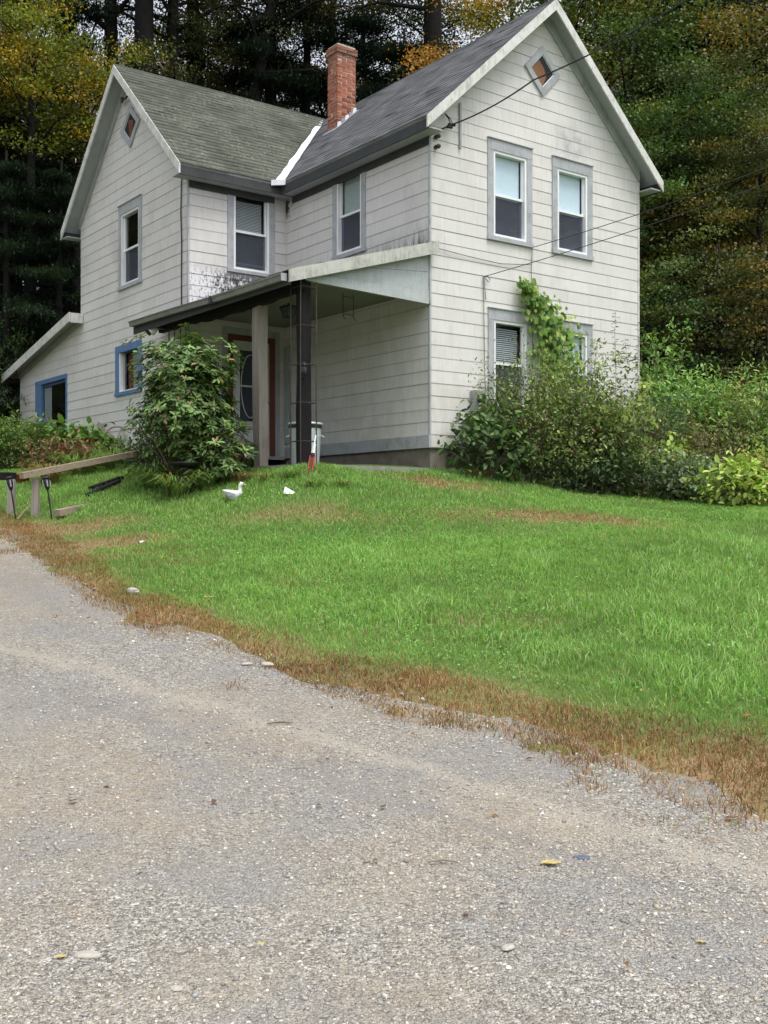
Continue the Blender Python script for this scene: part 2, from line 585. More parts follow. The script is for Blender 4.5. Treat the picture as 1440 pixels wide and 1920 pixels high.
def g1(x, y):
    return float(gz(np.array([x]), np.array([y]))[0])


def vnoise(x, y, seed=0, octs=4, f=1.0):
    """Cheap smooth value noise in numpy, about 0..1."""
    tot = np.zeros_like(x, float)
    amp, s = 1.0, 0.0
    for o in range(octs):
        X, Y = x * f + 17.3 * seed + o * 5.1, y * f - 9.7 * seed + o * 3.7
        xi, yi = np.floor(X), np.floor(Y)
        fx, fy = X - xi, Y - yi
        fx, fy = fx * fx * (3 - 2 * fx), fy * fy * (3 - 2 * fy)

        def h(a, b):
            v = np.sin(a * 127.1 + b * 311.7 + seed * 74.7) * 43758.5453
            return v - np.floor(v)
        tot += amp * ((h(xi, yi) * (1 - fx) + h(xi + 1, yi) * fx) * (1 - fy) + (h(xi, yi + 1) * (1 - fx) + h(xi + 1, yi + 1) * fx) * fy)
        s += amp
        amp *= 0.5
        f *= 2
    return tot / s


GE = np.array([(-40, 24), (-12, 17.5), (-8, 16.2), (-6, 14.9), (-5.01, 13.98), (-4.25, 12.94), (-3.49, 11.48), (-2.58, 9.98), (-1.84, 8.82), (-1.09, 8.14), (-.44, 7.44), (.27, 6.9),
               (.9, 6.44), (1.28, 5.98), (1.5, 5.6), (1.7, 5.46), (2.1, 5.35), (3, 5.0), (5, 4.3), (10, 2.5), (40, -6)])
GR = np.array([(-40, 26), (-12, 18.5), (-8, 17), (-6, 15.6), (-5.2, 14.9), (-4.4, 14.2), (-3.27, 12.16), (-2.71, 11.12), (-1.53, 9.62), (-.5, 8.38), (.32, 7.92), (1.03, 7.38), (1.65, 6.92),
               (2.34, 6.54), (3.5, 6.0), (5, 5.2), (10, 3.2), (40, -5)])


def yg(x):
    return np.interp(x, GE[:, 0], GE[:, 1])


def yr(x):
    return np.interp(x, GR[:, 0], GR[:, 1])


HA = math.atan2(2690, 2009.0)
HU = np.array([math.sin(HA), math.cos(HA)])
HV = np.array([-HU[1], HU[0]])
HC = np.array([0.7277, 17.0])
HROT = math.atan2(HU[1], HU[0])


def hw(u, v):
    p = HC + HU * u + HV * v
    return float(p[0]), float(p[1])


def to_uv(x, y):
    dx, dy = x - HC[0], y - HC[1]
    return dx * HU[0] + dy * HU[1], dx * HV[0] + dy * HV[1]


def in_house(x, y, pad=0.0):
    u, v = to_uv(x, y)
    a = (u > -pad) & (u < 5 + pad) & (v > -pad) & (v < 9.6 + pad)
    b = (u > -2.05 - pad) & (u <= 5) & (v > 4.35 - pad) & (v < 13.6 + pad)
    c = (u > -2.45) & (u < 0) & (v > 0.0) & (v < 4.4)
    return a | b | c


def ground_mat():
    t = NT('soil_under_lawn')
    co = t.coord('Object')
    n = t.noise(co, 0.7, 6, 0.65)
    f = t.noise(co, 30, 4, 0.7)
    c = t.mix(t.mr(n, 0.35, 0.65), (0.065, 0.135, 0.03), (0.10, 0.155, 0.042))
    c = t.mix(t.mr(f, 0.45, 0.7, 0, 0.7), c, (0.10, 0.07, 0.035))
    y = t.sep(co)[1]
    c = t.mix(t.mr(y, 21, 25), c, t.mix(n, (0.03, 0.022, 0.014), (0.07, 0.045, 0.025)))
    a = t.new('Attribute', attribute_name='Col')
    c = t.mix(t.sep(a.outputs['Color'])[0], c, t.mix(t.mr(t.noise(co, 45.0, 5, 0.8), 0.38, 0.62), t.mix(t.noise(co, 4.0, 6, 0.7), (0.10, 0.058, 0.03), (0.20, 0.125, 0.065)), (0.33, 0.235, 0.14)))
    t.base(c, 0.95, 0.1)
    t.bump(f, 0.6, 0.02)
    return t.m


def gravel_mat():
    t = NT('gravel')
    co = t.coord('Object')
    big = t.noise(co, 0.55, 5, 0.6)
    mid = t.noise(t.coord('Object', (1, 1, 1), (9, 4, 0)), 2.1, 6, 0.7)
    vo = t.new('TexVoronoi')
    vo.inputs['Scale'].default_value = 62.0
    t.l.new(co, vo.inputs['Vector'])
    vo2 = t.new('TexVoronoi')
    vo2.inputs['Scale'].default_value = 128.0
    t.l.new(co, vo2.inputs['Vector'])
    r1 = t.sep(vo.outputs['Color'])
    r2 = t.sep(vo2.outputs['Color'])
    c = t.ramp(r1[0], [(0.0, (0.15, 0.14, 0.13)), (0.3, (0.285, 0.272, 0.245)), (0.65, (0.43, 0.41, 0.365)), (0.9, (0.57, 0.545, 0.49)), (1.0, (0.74, 0.71, 0.65))])
    c2 = t.ramp(r2[1], [(0.0, (0.11, 0.102, 0.095)), (0.45, (0.31, 0.292, 0.258)), (0.85, (0.48, 0.452, 0.40)), (1.0, (0.72, 0.68, 0.61))])
    c = t.mix(t.mr(r1[2], 0.42, 0.5), c, c2)
    # fine trodden silt between the stones, tan in wheel tracks
    dust = t.ramp(mid, [(0.3, (0.34, 0.285, 0.215)), (0.7, (0.455, 0.395, 0.31))])
    c = t.mix(t.mr(big, 0.38, 0.60, 0.10, 0.68), c, dust)
    x, y, z = t.sep(co)
    bl = t.noise(t.coord('Object', (1, 1, 1), (3, 8, 0)), 0.9, 5)
    c = t.mix(t.mr(bl, 0.46, 0.64, 0, 0.50), c, (0.28, 0.283, 0.29))
    # paler dry silt following the wheel line along the verge
    tr = t.math('ADD', y, t.math('MULTIPLY', x, 0.86))
    tr = t.math('ADD', tr, t.math('MULTIPLY', t.math('SUBTRACT', mid, 0.5), 0.9))
    trk = t.math('ABSOLUTE', t.math('SUBTRACT', tr, 6.05))
    c = t.mix(t.mr(trk, 0.0, 0.22, 0.65, 0.0), c, (0.50, 0.45, 0.37))
    tr2 = t.math('ABSOLUTE', t.math('SUBTRACT', tr, 5.45))
    c = t.mix(t.mr(tr2, 0.0, 0.18, 0.40, 0.0), c, (0.24, 0.235, 0.23))
    rust = t.noise(t.coord('Object', (1, 1, 1), (1, 2, 3)), 1.7, 5, 0.7)
    c = t.mix(t.mr(rust, 0.54, 0.74, 0, 0.38), c, (0.36, 0.27, 0.18))
    t.base(t.mix(1.0, c, (1.10, 1.10, 1.095), 'MULTIPLY'), 0.92, 0.2)
    h = t.math('SUBTRACT', t.math('MULTIPLY', t.math('ADD', r1[1], r2[0]), 0.5), t.math('ADD', vo.outputs['Distance'], t.math('MULTIPLY', vo2.outputs['Distance'], 0.6)))
    t.bump(h, 1.0, 0.018)
    return t.m


def axis(parts):
    o = []
    for a, b, st in parts:
        o += list(np.arange(a, b - 1e-6, st))
    return np.array(o + [parts[-1][1]])


xs = axis([(-600, -100, 100), (-100, -45, 11), (-45, -14, 1.5), (-14, 14, 0.16), (14, 45, 1.5), (45, 100, 11), (100, 600, 100)])
ys = axis([(-600, -100, 100), (-100, -30, 14), (-30, 2, 1.5), (2, 24, 0.16), (24, 70, 1.3), (70, 120, 10), (120, 800, 90)])
XX, YY = np.meshgrid(xs, ys)
ZZ = gz(XX, YY)
near = (np.abs(XX) < 14) & (YY > 2) & (YY < 24)
ZZ = ZZ + np.where(near, (vnoise(XX, YY, 1, 3, 1.2) - 0.5) * 0.07 + (vnoise(XX, YY, 2, 2, 5.0) - 0.5) * 0.025, 0)
ZZ = np.where(YY < yg(XX) - 0.15, gz(XX, YY) - 0.03, ZZ)
dead = np.clip(1 - np.abs((YY - (yg(XX) + yr(XX)) / 2)) / (np.abs(yr(XX) - yg(XX)) * 0.7 + 0.12), 0, 1)
dead = np.where(YY < yr(XX), np.maximum(dead, 0.6 * (YY > yg(XX) - 0.5)), dead)
gcol = np.zeros((XX.size, 3))
PATCH = [(2.2, 14.3, 1.35, 0.55, 1.0), (-1.0, 14.0, 1.1, 0.30, 0.6), (-0.9, 11.0, .5, .2, .35), (0.8, 16.1, 0.8, 0.35, 1.0), (-3.6, 13.4, 1.0, .5, .9), (-4.4, 14.5, 1.2, .4, .9), (1.0, 9.5, .6, .3, .3), (3.2, 14.6, .9, .3, .5), (-2.3, 12.0, .5, .3, .35), (-2.9, 12.6, .7, .3, .6)]
gcol[:, 0] = np.clip(dead.ravel() * 1.6, 0, 1) * np.clip(vnoise(XX.ravel(), YY.ravel(), 61, 4, 1.6) * 2.2 - .35, 0.15, .95)
for (cx, cy, rx, ry, a) in PATCH:
    d = np.sqrt(((XX.ravel() - cx) / rx) ** 2 + ((YY.ravel() - cy) / ry) ** 2) + (vnoise(XX.ravel(), YY.ravel(), 13, 4, 2.5) - .5) * 0.9
    gcol[:, 0] = np.maximum(gcol[:, 0], a * np.clip(1.5 - d * 1.1, 0, 1))
ny, nx = XX.shape
ii = (np.arange(ny - 1)[:, None] * nx + np.arange(nx - 1)[None, :]).ravel()
gf = np.c_[ii, ii + 1, ii + nx + 1, ii + nx]
gm = np_mesh('ground', np.c_[XX.ravel(), YY.ravel(), ZZ.ravel()], gf, ground_mat(), gcol, True)
tag(link('ground', gm), kind='structure')

# the drive: its own sheet, ragged along the verge
dx = axis([(-40, -8, 1.0), (-8, 6, 0.05), (6, 40, 1.5)])
tt = np.concatenate([np.linspace(0, 1, 120) ** 1.0])
DX = np.repeat(dx[None, :], len(tt), 0)
edge = yg(dx) + np.clip(yr(dx) - yg(dx), 0, 1.2) * 0.24 + (vnoise(dx, dx * 0, 5, 3, 1.1) - 0.5) * 0.55 + (vnoise(dx, dx * 0, 6, 3, 5.0) - 0.5) * 0.22 + 0.12 + 0.12 * (dx < -1.2)
DYv = edge[None, :] + (-24 - edge[None, :]) * (tt[:, None] ** 1.9)
DZ = gz(DX, DYv) + 0.004 + (vnoise(DX, DYv, 3, 3, 0.9) - 0.5) * 0.03
DZ[0, :] -= 0.05
ny2, nx2 = DX.shape
ii = (np.arange(ny2 - 1)[:, None] * nx2 + np.arange(nx2 - 1)[None, :]).ravel()
dm = np_mesh('driveway', np.c_[DX.ravel(), DYv.ravel(), DZ.ravel()], np.c_[ii, ii + nx2, ii + nx2 + 1, ii + 1], gravel_mat(), None, True)
tag(link('driveway', dm), kind='structure')

# ------------------------------------------------------------------ the house (local frame: u along the front gable, v back to the left, z up)
ZB = 2.25
house = thing('farmhouse', 'weathered off-white two-storey farmhouse with grey shingle roofs, brick chimney and corner porch', 'house', (HC[0], HC[1], ZB), HROT)
W1, V1, U2, V2, V3 = 5.004, 4.352, -2.049, 9.535, 13.6
ZS, PITCH = 2.632, 0.2044
SL = 0.92
ZRM, ZRW = 10.33, 10.42           # ridges of main block and wing
UM, VW = 2.502, 6.943


def hb(mb, name, m, parent=None, smooth=False):
    mb.v = [(a, b, c - ZB) for a, b, c in mb.v]
    return mb.build(name, m, parent or house, smooth)


def wall_map(kind):
    return {'R': lambda s, n, z: (s, -n, z), 'P': lambda s, n, z: (-n, s, z),
            'W': lambda s, n, z: (s, V1 - n, z), 'L': lambda s, n, z: (U2 - n, s, z)}[kind]


def wbox(mb, w, s0, s1, n0, n1, z0, z1):
    return mb.hexa([w(s0, n0, z0), w(s1, n0, z0), w(s1, n1, z0), w(s0, n1, z0), w(s0, n0, z1), w(s1, n0, z1), w(s1, n1, z1), w(s0, n1, z1)])


def lim_R(z):
    if z < 7.95:
        return 0.0, W1
    h = max(0.0, (ZRM - 0.10 - z) / SL)
    return max(0, UM - h), min(W1, UM + h)


def lim_L(z):
    lo, hi = V1, V3
    if z > 4.95:
        hi = V3 - (z - 4.95) / 0.19
    if z > 5.72:
        hi = V2
    if z > 8.0:
        h = max(0.0, (ZRW - 0.10 - z) / SL)
        lo, hi = max(V1, VW - h), min(V2, VW + h)
    return lo, hi


def lay_siding(kind, m, lim, zlo, zhi, openings, core=True):
    w = wall_map(kind)
    z = zlo
    while z < zhi - 0.03:
        zt = min(z + PITCH, zhi)
        bands = sorted({z, zt} | {o[2] for o in openings if z < o[2] < zt} | {o[3] for o in openings if z < o[3] < zt})
        full = [o for o in openings if o[2] < zt - 1e-6 and o[3] > z + 1e-6]
        rects = []
        cuts = sorted((o[0], o[1]) for o in full)
        a0, a1 = lim(z)
        b0, b1 = lim(zt - 0.002)
        if b1 - b0 < 0.02:
            b0 = b1 = (a0 + a1) / 2
        edges_l, cur = [], ('lim',)
        left = (a0, b0)
        for c0, c1 in cuts:
            rects.append((left, (c0, c0), z, zt))
            left = (c1, c1)
        rects.append((left, (a1, b1), z, zt))
        for o in full:
            if o[3] < zt - 0.02:
                rects.append(((o[0], o[0]), (o[1], o[1]), o[3], zt))
            if o[2] > z + 0.02:
                rects.append(((o[0], o[0]), (o[1], o[1]), z, o[2]))
        for (l0, l1), (r0, r1), q0, q1 in rects:
            if r0 - l0 < 0.02:
                continue
            jn = random.uniform(-0.0015, 0.0015)
            nb = 0.011 + jn - 0.010 * (q0 - z) / PITCH
            nt = 0.005
            g = 0.0045 if abs(q1 - zt) < 1e-6 else 0.0
            e = 0.002
            jz = random.uniform(-0.003, 0.003) if abs(q0 - z) < 1e-6 else 0
            mb = MB().hexa([w(l0 + e, 0.0, q0 + jz), w(r0 - e, 0.0, q0 + jz), w(r0 - e, nb, q0 + jz), w(l0 + e, nb, q0 + jz),
                            w(l1 + e, 0.0, q1 - g), w(r1 - e, 0.0, q1 - g), w(r1 - e, nt, q1 - g), w(l1 + e, nt, q1 - g)])
            hb(mb, 'siding_shingle', m)
        z = zt
    if not core:
        return
    # sheathing behind, toned dark so course gaps read as shadow lines, one connected sheet with the openings left out
    zcap = min(zhi, 7.95)
    zs_ = sorted({zlo - 0.02, zcap} | {o[2] for o in openings} | {o[3] for o in openings} | ({4.95, 5.72} if kind == 'L' else set()))
    ss = sorted({lim(zlo)[0], lim(zlo)[1]} | {o[0] for o in openings} | {o[1] for o in openings} | ({V2} if kind == 'L' else set()))
    vs, fs, idx = [], [], {}

    def vid(s, zz):
        k = (round(s, 4), round(zz, 4))
        if k not in idx:
            idx[k] = len(vs)
            vs.append(w(s, -0.003, zz))
        return idx[k]
    for i in range(len(ss) - 1):
        for j in range(len(zs_) - 1):
            cs, cz = (ss[i] + ss[i + 1]) / 2, (zs_[j] + zs_[j + 1]) / 2
            if any(o[0] < cs < o[1] and o[2] < cz < o[3] for o in openings):
                continue
            if kind == 'L' and cs > V2 and cz > 4.95:
                continue
            fs.append((vid(ss[i], zs_[j]), vid(ss[i + 1], zs_[j]), vid(ss[i + 1], zs_[j + 1]), vid(ss[i], zs_[j + 1])))
    if kind == 'L':
        fs.append((vid(V2, 4.95), vid(V3, 4.95), vid(V2, 5.70)))
    if kind in 'RL':
        lo, hi = lim(7.9)
        mid = UM if kind == 'R' else VW
        zr = ZRM if kind == 'R' else ZRW
        fs.append((vid(lo, zcap), vid(hi, zcap), vid(mid, zr - 0.10)))
    hb(MB().add(vs, fs), 'wall', M['gap'])


def slats(mb, w, s0, s1, n, z0, z1, step=0.028, tilt=0.012):
    z = z0
    while z < z1:
        mb.add([w(s0, n, z), w(s1, n, z), w(s1, n - tilt, z + step * 0.75), w(s0, n - tilt, z + step * 0.75)], [(0, 1, 2, 3)])
        z += step


def window(kind, s0, s1, z0, z1, style, cas=(0.125, 0.18, 0.07), m=None, label=None):
    w = wall_map(kind)
    cs, ch, cb = cas
    m = m or M['trim']
    casing = MB()
    wbox(casing, w, s0, s0 + cs, -0.10, 0.030, z0 + cb, z1 - ch)
    wbox(casing, w, s1 - cs, s1, -0.10, 0.030, z0 + cb, z1 - ch)
    wbox(casing, w, s0, s1, -0.10, 0.033, z1 - ch, z1)
    wbox(casing, w, s0 - 0.01, s1 + 0.01, -0.10, 0.050, z0, z0 + cb)
    root = hb(casing, 'window', m)
    if label:
        root['label'] = label
    drip = MB()
    wbox(drip, w, s0 - 0.01, s1 + 0.01, 0.0, 0.055, z1 + 0.001, z1 + 0.016)
    hb(drip, 'drip_cap', M['trim'] if m is M['trim'] else m, root)
    a0, a1, b0, b1 = s0 + cs, s1 - cs, z0 + cb, z1 - ch
    fw = 0.045
    fr = MB()
    wbox(fr, w, a0, a0 + fw, -0.09, 0.018, b0, b1)
    wbox(fr, w, a1 - fw, a1, -0.09, 0.018, b0, b1)
    wbox(fr, w, a0 + fw, a1 - fw, -0.09, 0.018, b1 - fw, b1)
    wbox(fr, w, a0 + fw, a1 - fw, -0.09, 0.022, b0, b0 + fw)
    hb(fr, 'frame', M['vinyl'], root)
    i0, i1, j0, j1 = a0 + fw, a1 - fw, b0 + fw, b1 - fw
    jm = (j0 + j1) / 2
    us = MB()
    wbox(us, w, i0, i1, -0.075, -0.030, jm - 0.02, jm + 0.02)
    for q in (i0, i1 - 0.022):
        wbox(us, w, q, q + 0.022, -0.07, -0.035, jm + 0.02, j1)
    hb(us, 'upper_sash', M['vinyl'], root)
    ls = MB()
    for q in (i0, i1 - 0.022):
        wbox(ls, w, q, q + 0.022, -0.088, -0.072, j0, jm - 0.02)
    wbox(ls, w, i0 + 0.022, i1 - 0.022, -0.088, -0.072, j0, j0 + 0.03)
    hb(ls, 'lower_sash', M['vinyl'] if style != 'dark' else M['meter'], root)
    hb(MB().add([w(i0, -0.05, jm), w(i1, -0.05, jm), w(i1, -0.05, j1), w(i0, -0.05, j1)], [(0, 1, 2, 3)]), 'pane', M['glass'], root)
    hb(MB().add([w(i0, -0.06, j0), w(i1, -0.06, j0), w(i1, -0.06, jm), w(i0, -0.06, jm)], [(0, 1, 2, 3)]), 'pane', M['screen'], root)
    if style in ('shade', 'shade_green', 'full'):
        zb = jm - 0.03 if style != 'full' else j0
        mm = M['shade'] if style != 'shade_green' else M['shade_green']
        hb(wbox(MB(), w, i0 + 0.005, i1 - 0.03, -0.105, -0.10, zb, j1), 'roller_shade', mm, root)
    if style == 'blind':
        sl = MB()
        slats(sl, w, i0 + 0.01, i1 - 0.05, -0.11, jm + 0.06, j1 - 0.10)
        o = hb(sl, 'blind_slats', M['blind'], root)
        o['kind'] = 'stuff'
        hb(wbox(MB(), w, i0 + 0.01, i1 - 0.05, -0.13, -0.10, jm + 0.03, jm + 0.05), 'bottom_rail', M['vinyl'], root)
        hb(wbox(MB(), w, i0 + 0.01, i1 - 0.01, -0.12, -0.10, j0 + 0.09, j0 + 0.115), 'sash_rail', M['meter'], root)
    if style == 'blind_tilt':
        sl = MB()
        slats(sl, w, i0 + 0.01, i1 - 0.05, -0.11, jm + 0.04, j1 - 0.06, 0.034, 0.02)
        o = hb(sl, 'blind_slats', M['blind'], root)
        o['kind'] = 'stuff'
    if style == 'dark':
        hb(wbox(MB(), w, i0 + 0.02, i0 + (i1 - i0) * 0.45, -0.15, -0.145, j0, j0 + 0.42), 'curtain', M['lace'], root)
    return (a0, a1, b0, b1)


# ---- windows and their openings (wall, s range, z range)
op_R, op_P, op_W, op_L = [], [], [], []
op_R.append(window('R', 1.218, 2.235, 6.115, 7.795, 'shade'))
op_R.append(window('R', 2.725, 3.742, 6.105, 7.785, 'shade'))
op_R.append(window('R', 1.228, 2.235, 3.30, 4.977, 'blind_tilt'))
op_R.append(window('R', 2.730, 3.737, 3.28, 4.945, 'full'))  # full-height pale sheet imitates this pane's whitish-blue reflection
op_P.append(window('P', 1.720, 2.720, 6.08, 7.56, 'shade_green', (0.12, 0.03, 0.07)))
op_W.append(window('W', -1.265, -0.255, 6.03, 7.57, 'blind', (0.125, 0.03, 0.06)))
op_L.append(window('L', 6.318, 7.43, 6.07, 7.765, 'dark'))

# the small blue-framed window with lace
w = wall_map('L')


def blue_window():
    mb = MB()
    s0, s1, z0, z1 = 6.32, 7.58, 3.945, 4.955
    wbox(mb, w, s0, s0 + 0.14, -0.1, 0.035, z0 + 0.07, z1 - 0.14)
    wbox(mb, w, s1 - 0.17, s1, -0.1, 0.035, z0 + 0.07, z1 - 0.14)
    wbox(mb, w, s0, s1, -0.1, 0.038, z1 - 0.14, z1)
    wbox(mb, w, s0 - 0.01, s1 + 0.01, -0.1, 0.05, z0, z0 + 0.07)
    root = hb(mb, 'window', M['blue'])
    root['label'] = 'small blue-framed window with brown lace curtain'
    a0, a1, b0, b1 = s0 + 0.14, s1 - 0.17, z0 + 0.07, z1 - 0.14
    fr = MB()
    wbox(fr, w, a1 - 0.045, a1, -0.09, 0.02, b0, b1)
    wbox(fr, w, a0, a1 - 0.045, -0.09, 0.01, b0, b0 + 0.03)
    hb(fr, 'frame', M['vinyl'], root)
    hb(MB().add([w(a0, -0.05, b0), w(a1, -0.05, b0), w(a1, -0.05, b1), w(a0, -0.05, b1)], [(0, 1, 2, 3)]), 'pane', M['glass'], root)
    hb(wbox(MB(), w, a0, a0 + 0.55, -0.12, -0.115, b0, b1), 'lace_curtain', M['lace'], root)
    hb(wbox(MB(), w, a0 + 0.55, a0 + 0.80, -0.14, -0.12, b0, b1), 'inner_jamb', M['doorframe'], root)
    return (a0, a1, b0, b1)


op_L.append(blue_window())


def blue_door():
    s0, s1, z0, z1 = 10.34, 12.42, 2.72, 4.71
    mb = MB()
    wbox(mb, w, s1 - 0.40, s1, -0.04, 0.03, z0, z1 - 0.10)
    wbox(mb, w, s0, s0 + 0.06, -0.10, 0.03, z0, z1 - 0.10)
    wbox(mb, w, s0, s1, -0.10, 0.035, z1 - 0.10, z1)
    root = hb(mb, 'glazed_door', M['blue'])
    root['label'] = 'wide blue-framed glazed opening with dark glass and pale curtain'
    hb(wbox(MB(), w, s0 + 0.06, s1 - 0.40, -0.10, -0.02, z1 - 0.17, z1 - 0.10), 'head_jamb', M['bluedark'], root)
    a0, a1 = s0 + 0.06, s1 - 0.40
    hb(wbox(MB(), w, a1 - 0.03, a1, -0.05, -0.01, z0, z1 - 0.17), 'side_jamb', M['bluedark'], root)
    cu = MB()
    for k in range(7):
        s = a1 - 0.04 - 0.065 * k
        wbox(cu, w, s - 0.055, s, -0.06 - 0.012 * (k % 2), -0.055 - 0.012 * (k % 2), z0, z1 - 0.18)
    o = hb(cu, 'curtain', M['curtain'], root)
    o['kind'] = 'stuff'
    hb(MB().add([w(a0, -0.04, z0), w(a1, -0.04, z0), w(a1, -0.04, z1 - 0.17), w(a0, -0.04, z1 - 0.17)], [(0, 1, 2, 3)]), 'pane', M['glass'], root)
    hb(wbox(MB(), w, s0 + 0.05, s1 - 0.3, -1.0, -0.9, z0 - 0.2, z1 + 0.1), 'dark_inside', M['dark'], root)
    return (s0 + 0.06, s1 - 0.40, z0, z1 - 0.10)


op_L.append(blue_door())

# front door under the porch
wW = wall_map('W')


def front_door():
    s0, s1, z0, z1 = -1.26, -0.26, 2.66, 4.88
    mb = MB()
    wbox(mb, wW, s0, s0 + 0.10, -0.10, 0.04, z0, z1 - 0.10)
    wbox(mb, wW, s1 - 0.10, s1, -0.10, 0.04, z0, z1 - 0.10)
    wbox(mb, wW, s0, s1, -0.10, 0.043, z1 - 0.10, z1)
    root = hb(mb, 'front_door', M['doorframe'])
    root['label'] = 'white front door with oval glass in a dark red frame'
    oc = MB()
    wbox(oc, wW, s0 - 0.11, s0 - 0.002, 0, 0.03, z0, z1 + 0.002)
    wbox(oc, wW, s1 + 0.002, s1 + 0.11, 0, 0.03, z0, z1 + 0.002)
    wbox(oc, wW, s0 - 0.11, s1 + 0.11, 0, 0.033, z1 + 0.004, z1 + 0.13)
    hb(oc, 'casing', M['trim'], root)
    a0, a1, b1 = s0 + 0.10, s1 - 0.10, z1 - 0.10
    l0, l1, m0, m1 = a0 + 0.15, a1 - 0.15, z0 + 0.62, b1 - 0.16
    slab = MB()
    wbox(slab, wW, a0, l0, -0.05, -0.01, z0, b1)
    wbox(slab, wW, l1, a1, -0.05, -0.01, z0, b1)
    wbox(slab, wW, l0, l1, -0.05, -0.01, z0, m0)
    wbox(slab, wW, l0, l1, -0.05, -0.01, m1, b1)
    hb(slab, 'door_leaf', M['door'], root)
    mo = MB()
    for q in (l0 - 0.02, l1 - 0.01):
        wbox(mo, wW, q, q + 0.03, -0.012, 0.006, m0 - 0.02, m1 + 0.02)
    for q in (m0 - 0.02, m1 - 0.01, (m0 + m1) / 2 - 0.02):
        wbox(mo, wW, l0 + 0.01, l1 - 0.01, -0.012, 0.005, q, q + 0.03)
    hb(mo, 'moulding', M['door'], root)
    hb(wbox(MB(), wW, l0, l1, -0.04, -0.03, m0, m1), 'pane', M['screen'], root)
    ov = []
    cx, cz = (l0 + l1) / 2, (m0 + m1) / 2
    for k in range(33):
        a = 2 * math.pi * k / 32
        ov.append(wW(cx + math.cos(a) * (l1 - l0) * 0.40, -0.02, cz + math.sin(a) * (m1 - m0) * 0.44))
    hb(MB().tube(ov, 0.011, 6, False), 'oval_frame', M['door'], root, True)
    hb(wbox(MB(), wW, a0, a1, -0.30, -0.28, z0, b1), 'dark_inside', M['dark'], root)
    hb(MB().tube([wW(a1 - 0.07, -0.01, z0 + 1.0), wW(a1 - 0.07, 0.05, z0 + 1.0)], 0.025, 8), 'knob', M['iron'], root)
    return (s0 + 0.0, s1 - 0.0, z0, z1)


op_W.append(front_door())

lay_siding('R', M['siding_front'], lim_R, ZS, ZRM - 0.12, op_R)
lay_siding('P', M['siding_porch'], lambda z: (0.0, V1), ZS + 0.196, 7.60, op_P)
lay_siding('W', M['siding_wing'], lambda z: (U2, 0.0), ZS, 7.60, op_W)
lay_siding('L', M['siding_end'], lim_L, ZS - PITCH, ZRW - 0.12, op_L)
# plain back walls
for nm, poly in (('wall', [(W1, 0, 2.0), (W1, V2, 2.0), (W1, V2, 7.9), (W1, 0, 7.9)]),
                 ('wall', [(0, V2, 2.0), (W1, V2, 2.0), (W1, V2, 7.9), (UM, V2, 10.2), (0, V2, 7.9)]),
                 ('wall', [(U2, V2, 4.9), (0, V2, 4.9), (0, V2, 7.9), (U2, V2, 7.9)]),
                 ('wall', [(U2, V3, 2.3), (W1, V3, 2.3), (W1, V3, 4.9), (U2, V3, 4.9)])):
    hb(MB().prism(poly, (0.02, 0.02, 0)), nm, M['siding_end'])
# inner partition keeps the rooms dark
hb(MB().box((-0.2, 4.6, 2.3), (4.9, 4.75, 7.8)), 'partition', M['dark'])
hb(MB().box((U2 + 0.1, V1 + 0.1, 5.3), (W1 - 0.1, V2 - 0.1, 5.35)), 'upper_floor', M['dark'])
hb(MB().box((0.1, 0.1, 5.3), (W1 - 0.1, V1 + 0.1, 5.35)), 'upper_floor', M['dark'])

# corner strips, water table, foundation
for (u, v, z0, z1) in ((0, 0, ZS, 7.75), (U2, V1, 2.4, 7.75)):
    hb(MB().box((u - 0.022, v - 0.022, z0), (u + 0.012, v + 0.012, z1)), 'corner_strip', M['trim'])
hb(MB().box((W1 - 0.015, -0.022, ZS), (W1 + 0.022, 0.02, 7.75)), 'corner_strip', M['rake'])
hb(MB().box((-0.004, V1 - 0.024, ZS), (0.0, V1, 7.6)), 'corner_strip', M['trim'])
hb(MB().box((-0.035, -0.02, ZS - 0.01), (0.0, V1, ZS + 0.192)), 'skirt_board', M['trim'])
hb(MB().box((U2, V1 - 0.03, ZS - 0.04), (-0.04, V1, ZS + 0.02)), 'skirt_board', M['trim'])
hb(MB().box((0.03, 0.03, 1.6), (W1 - 0.03, V2, ZS - 0.004)), 'foundation', M['concrete'])
hb(MB().box((U2 + 0.03, V1 + 0.03, 1.6), (0.02, V3, ZS - 0.21)), 'foundation', M['concrete'])

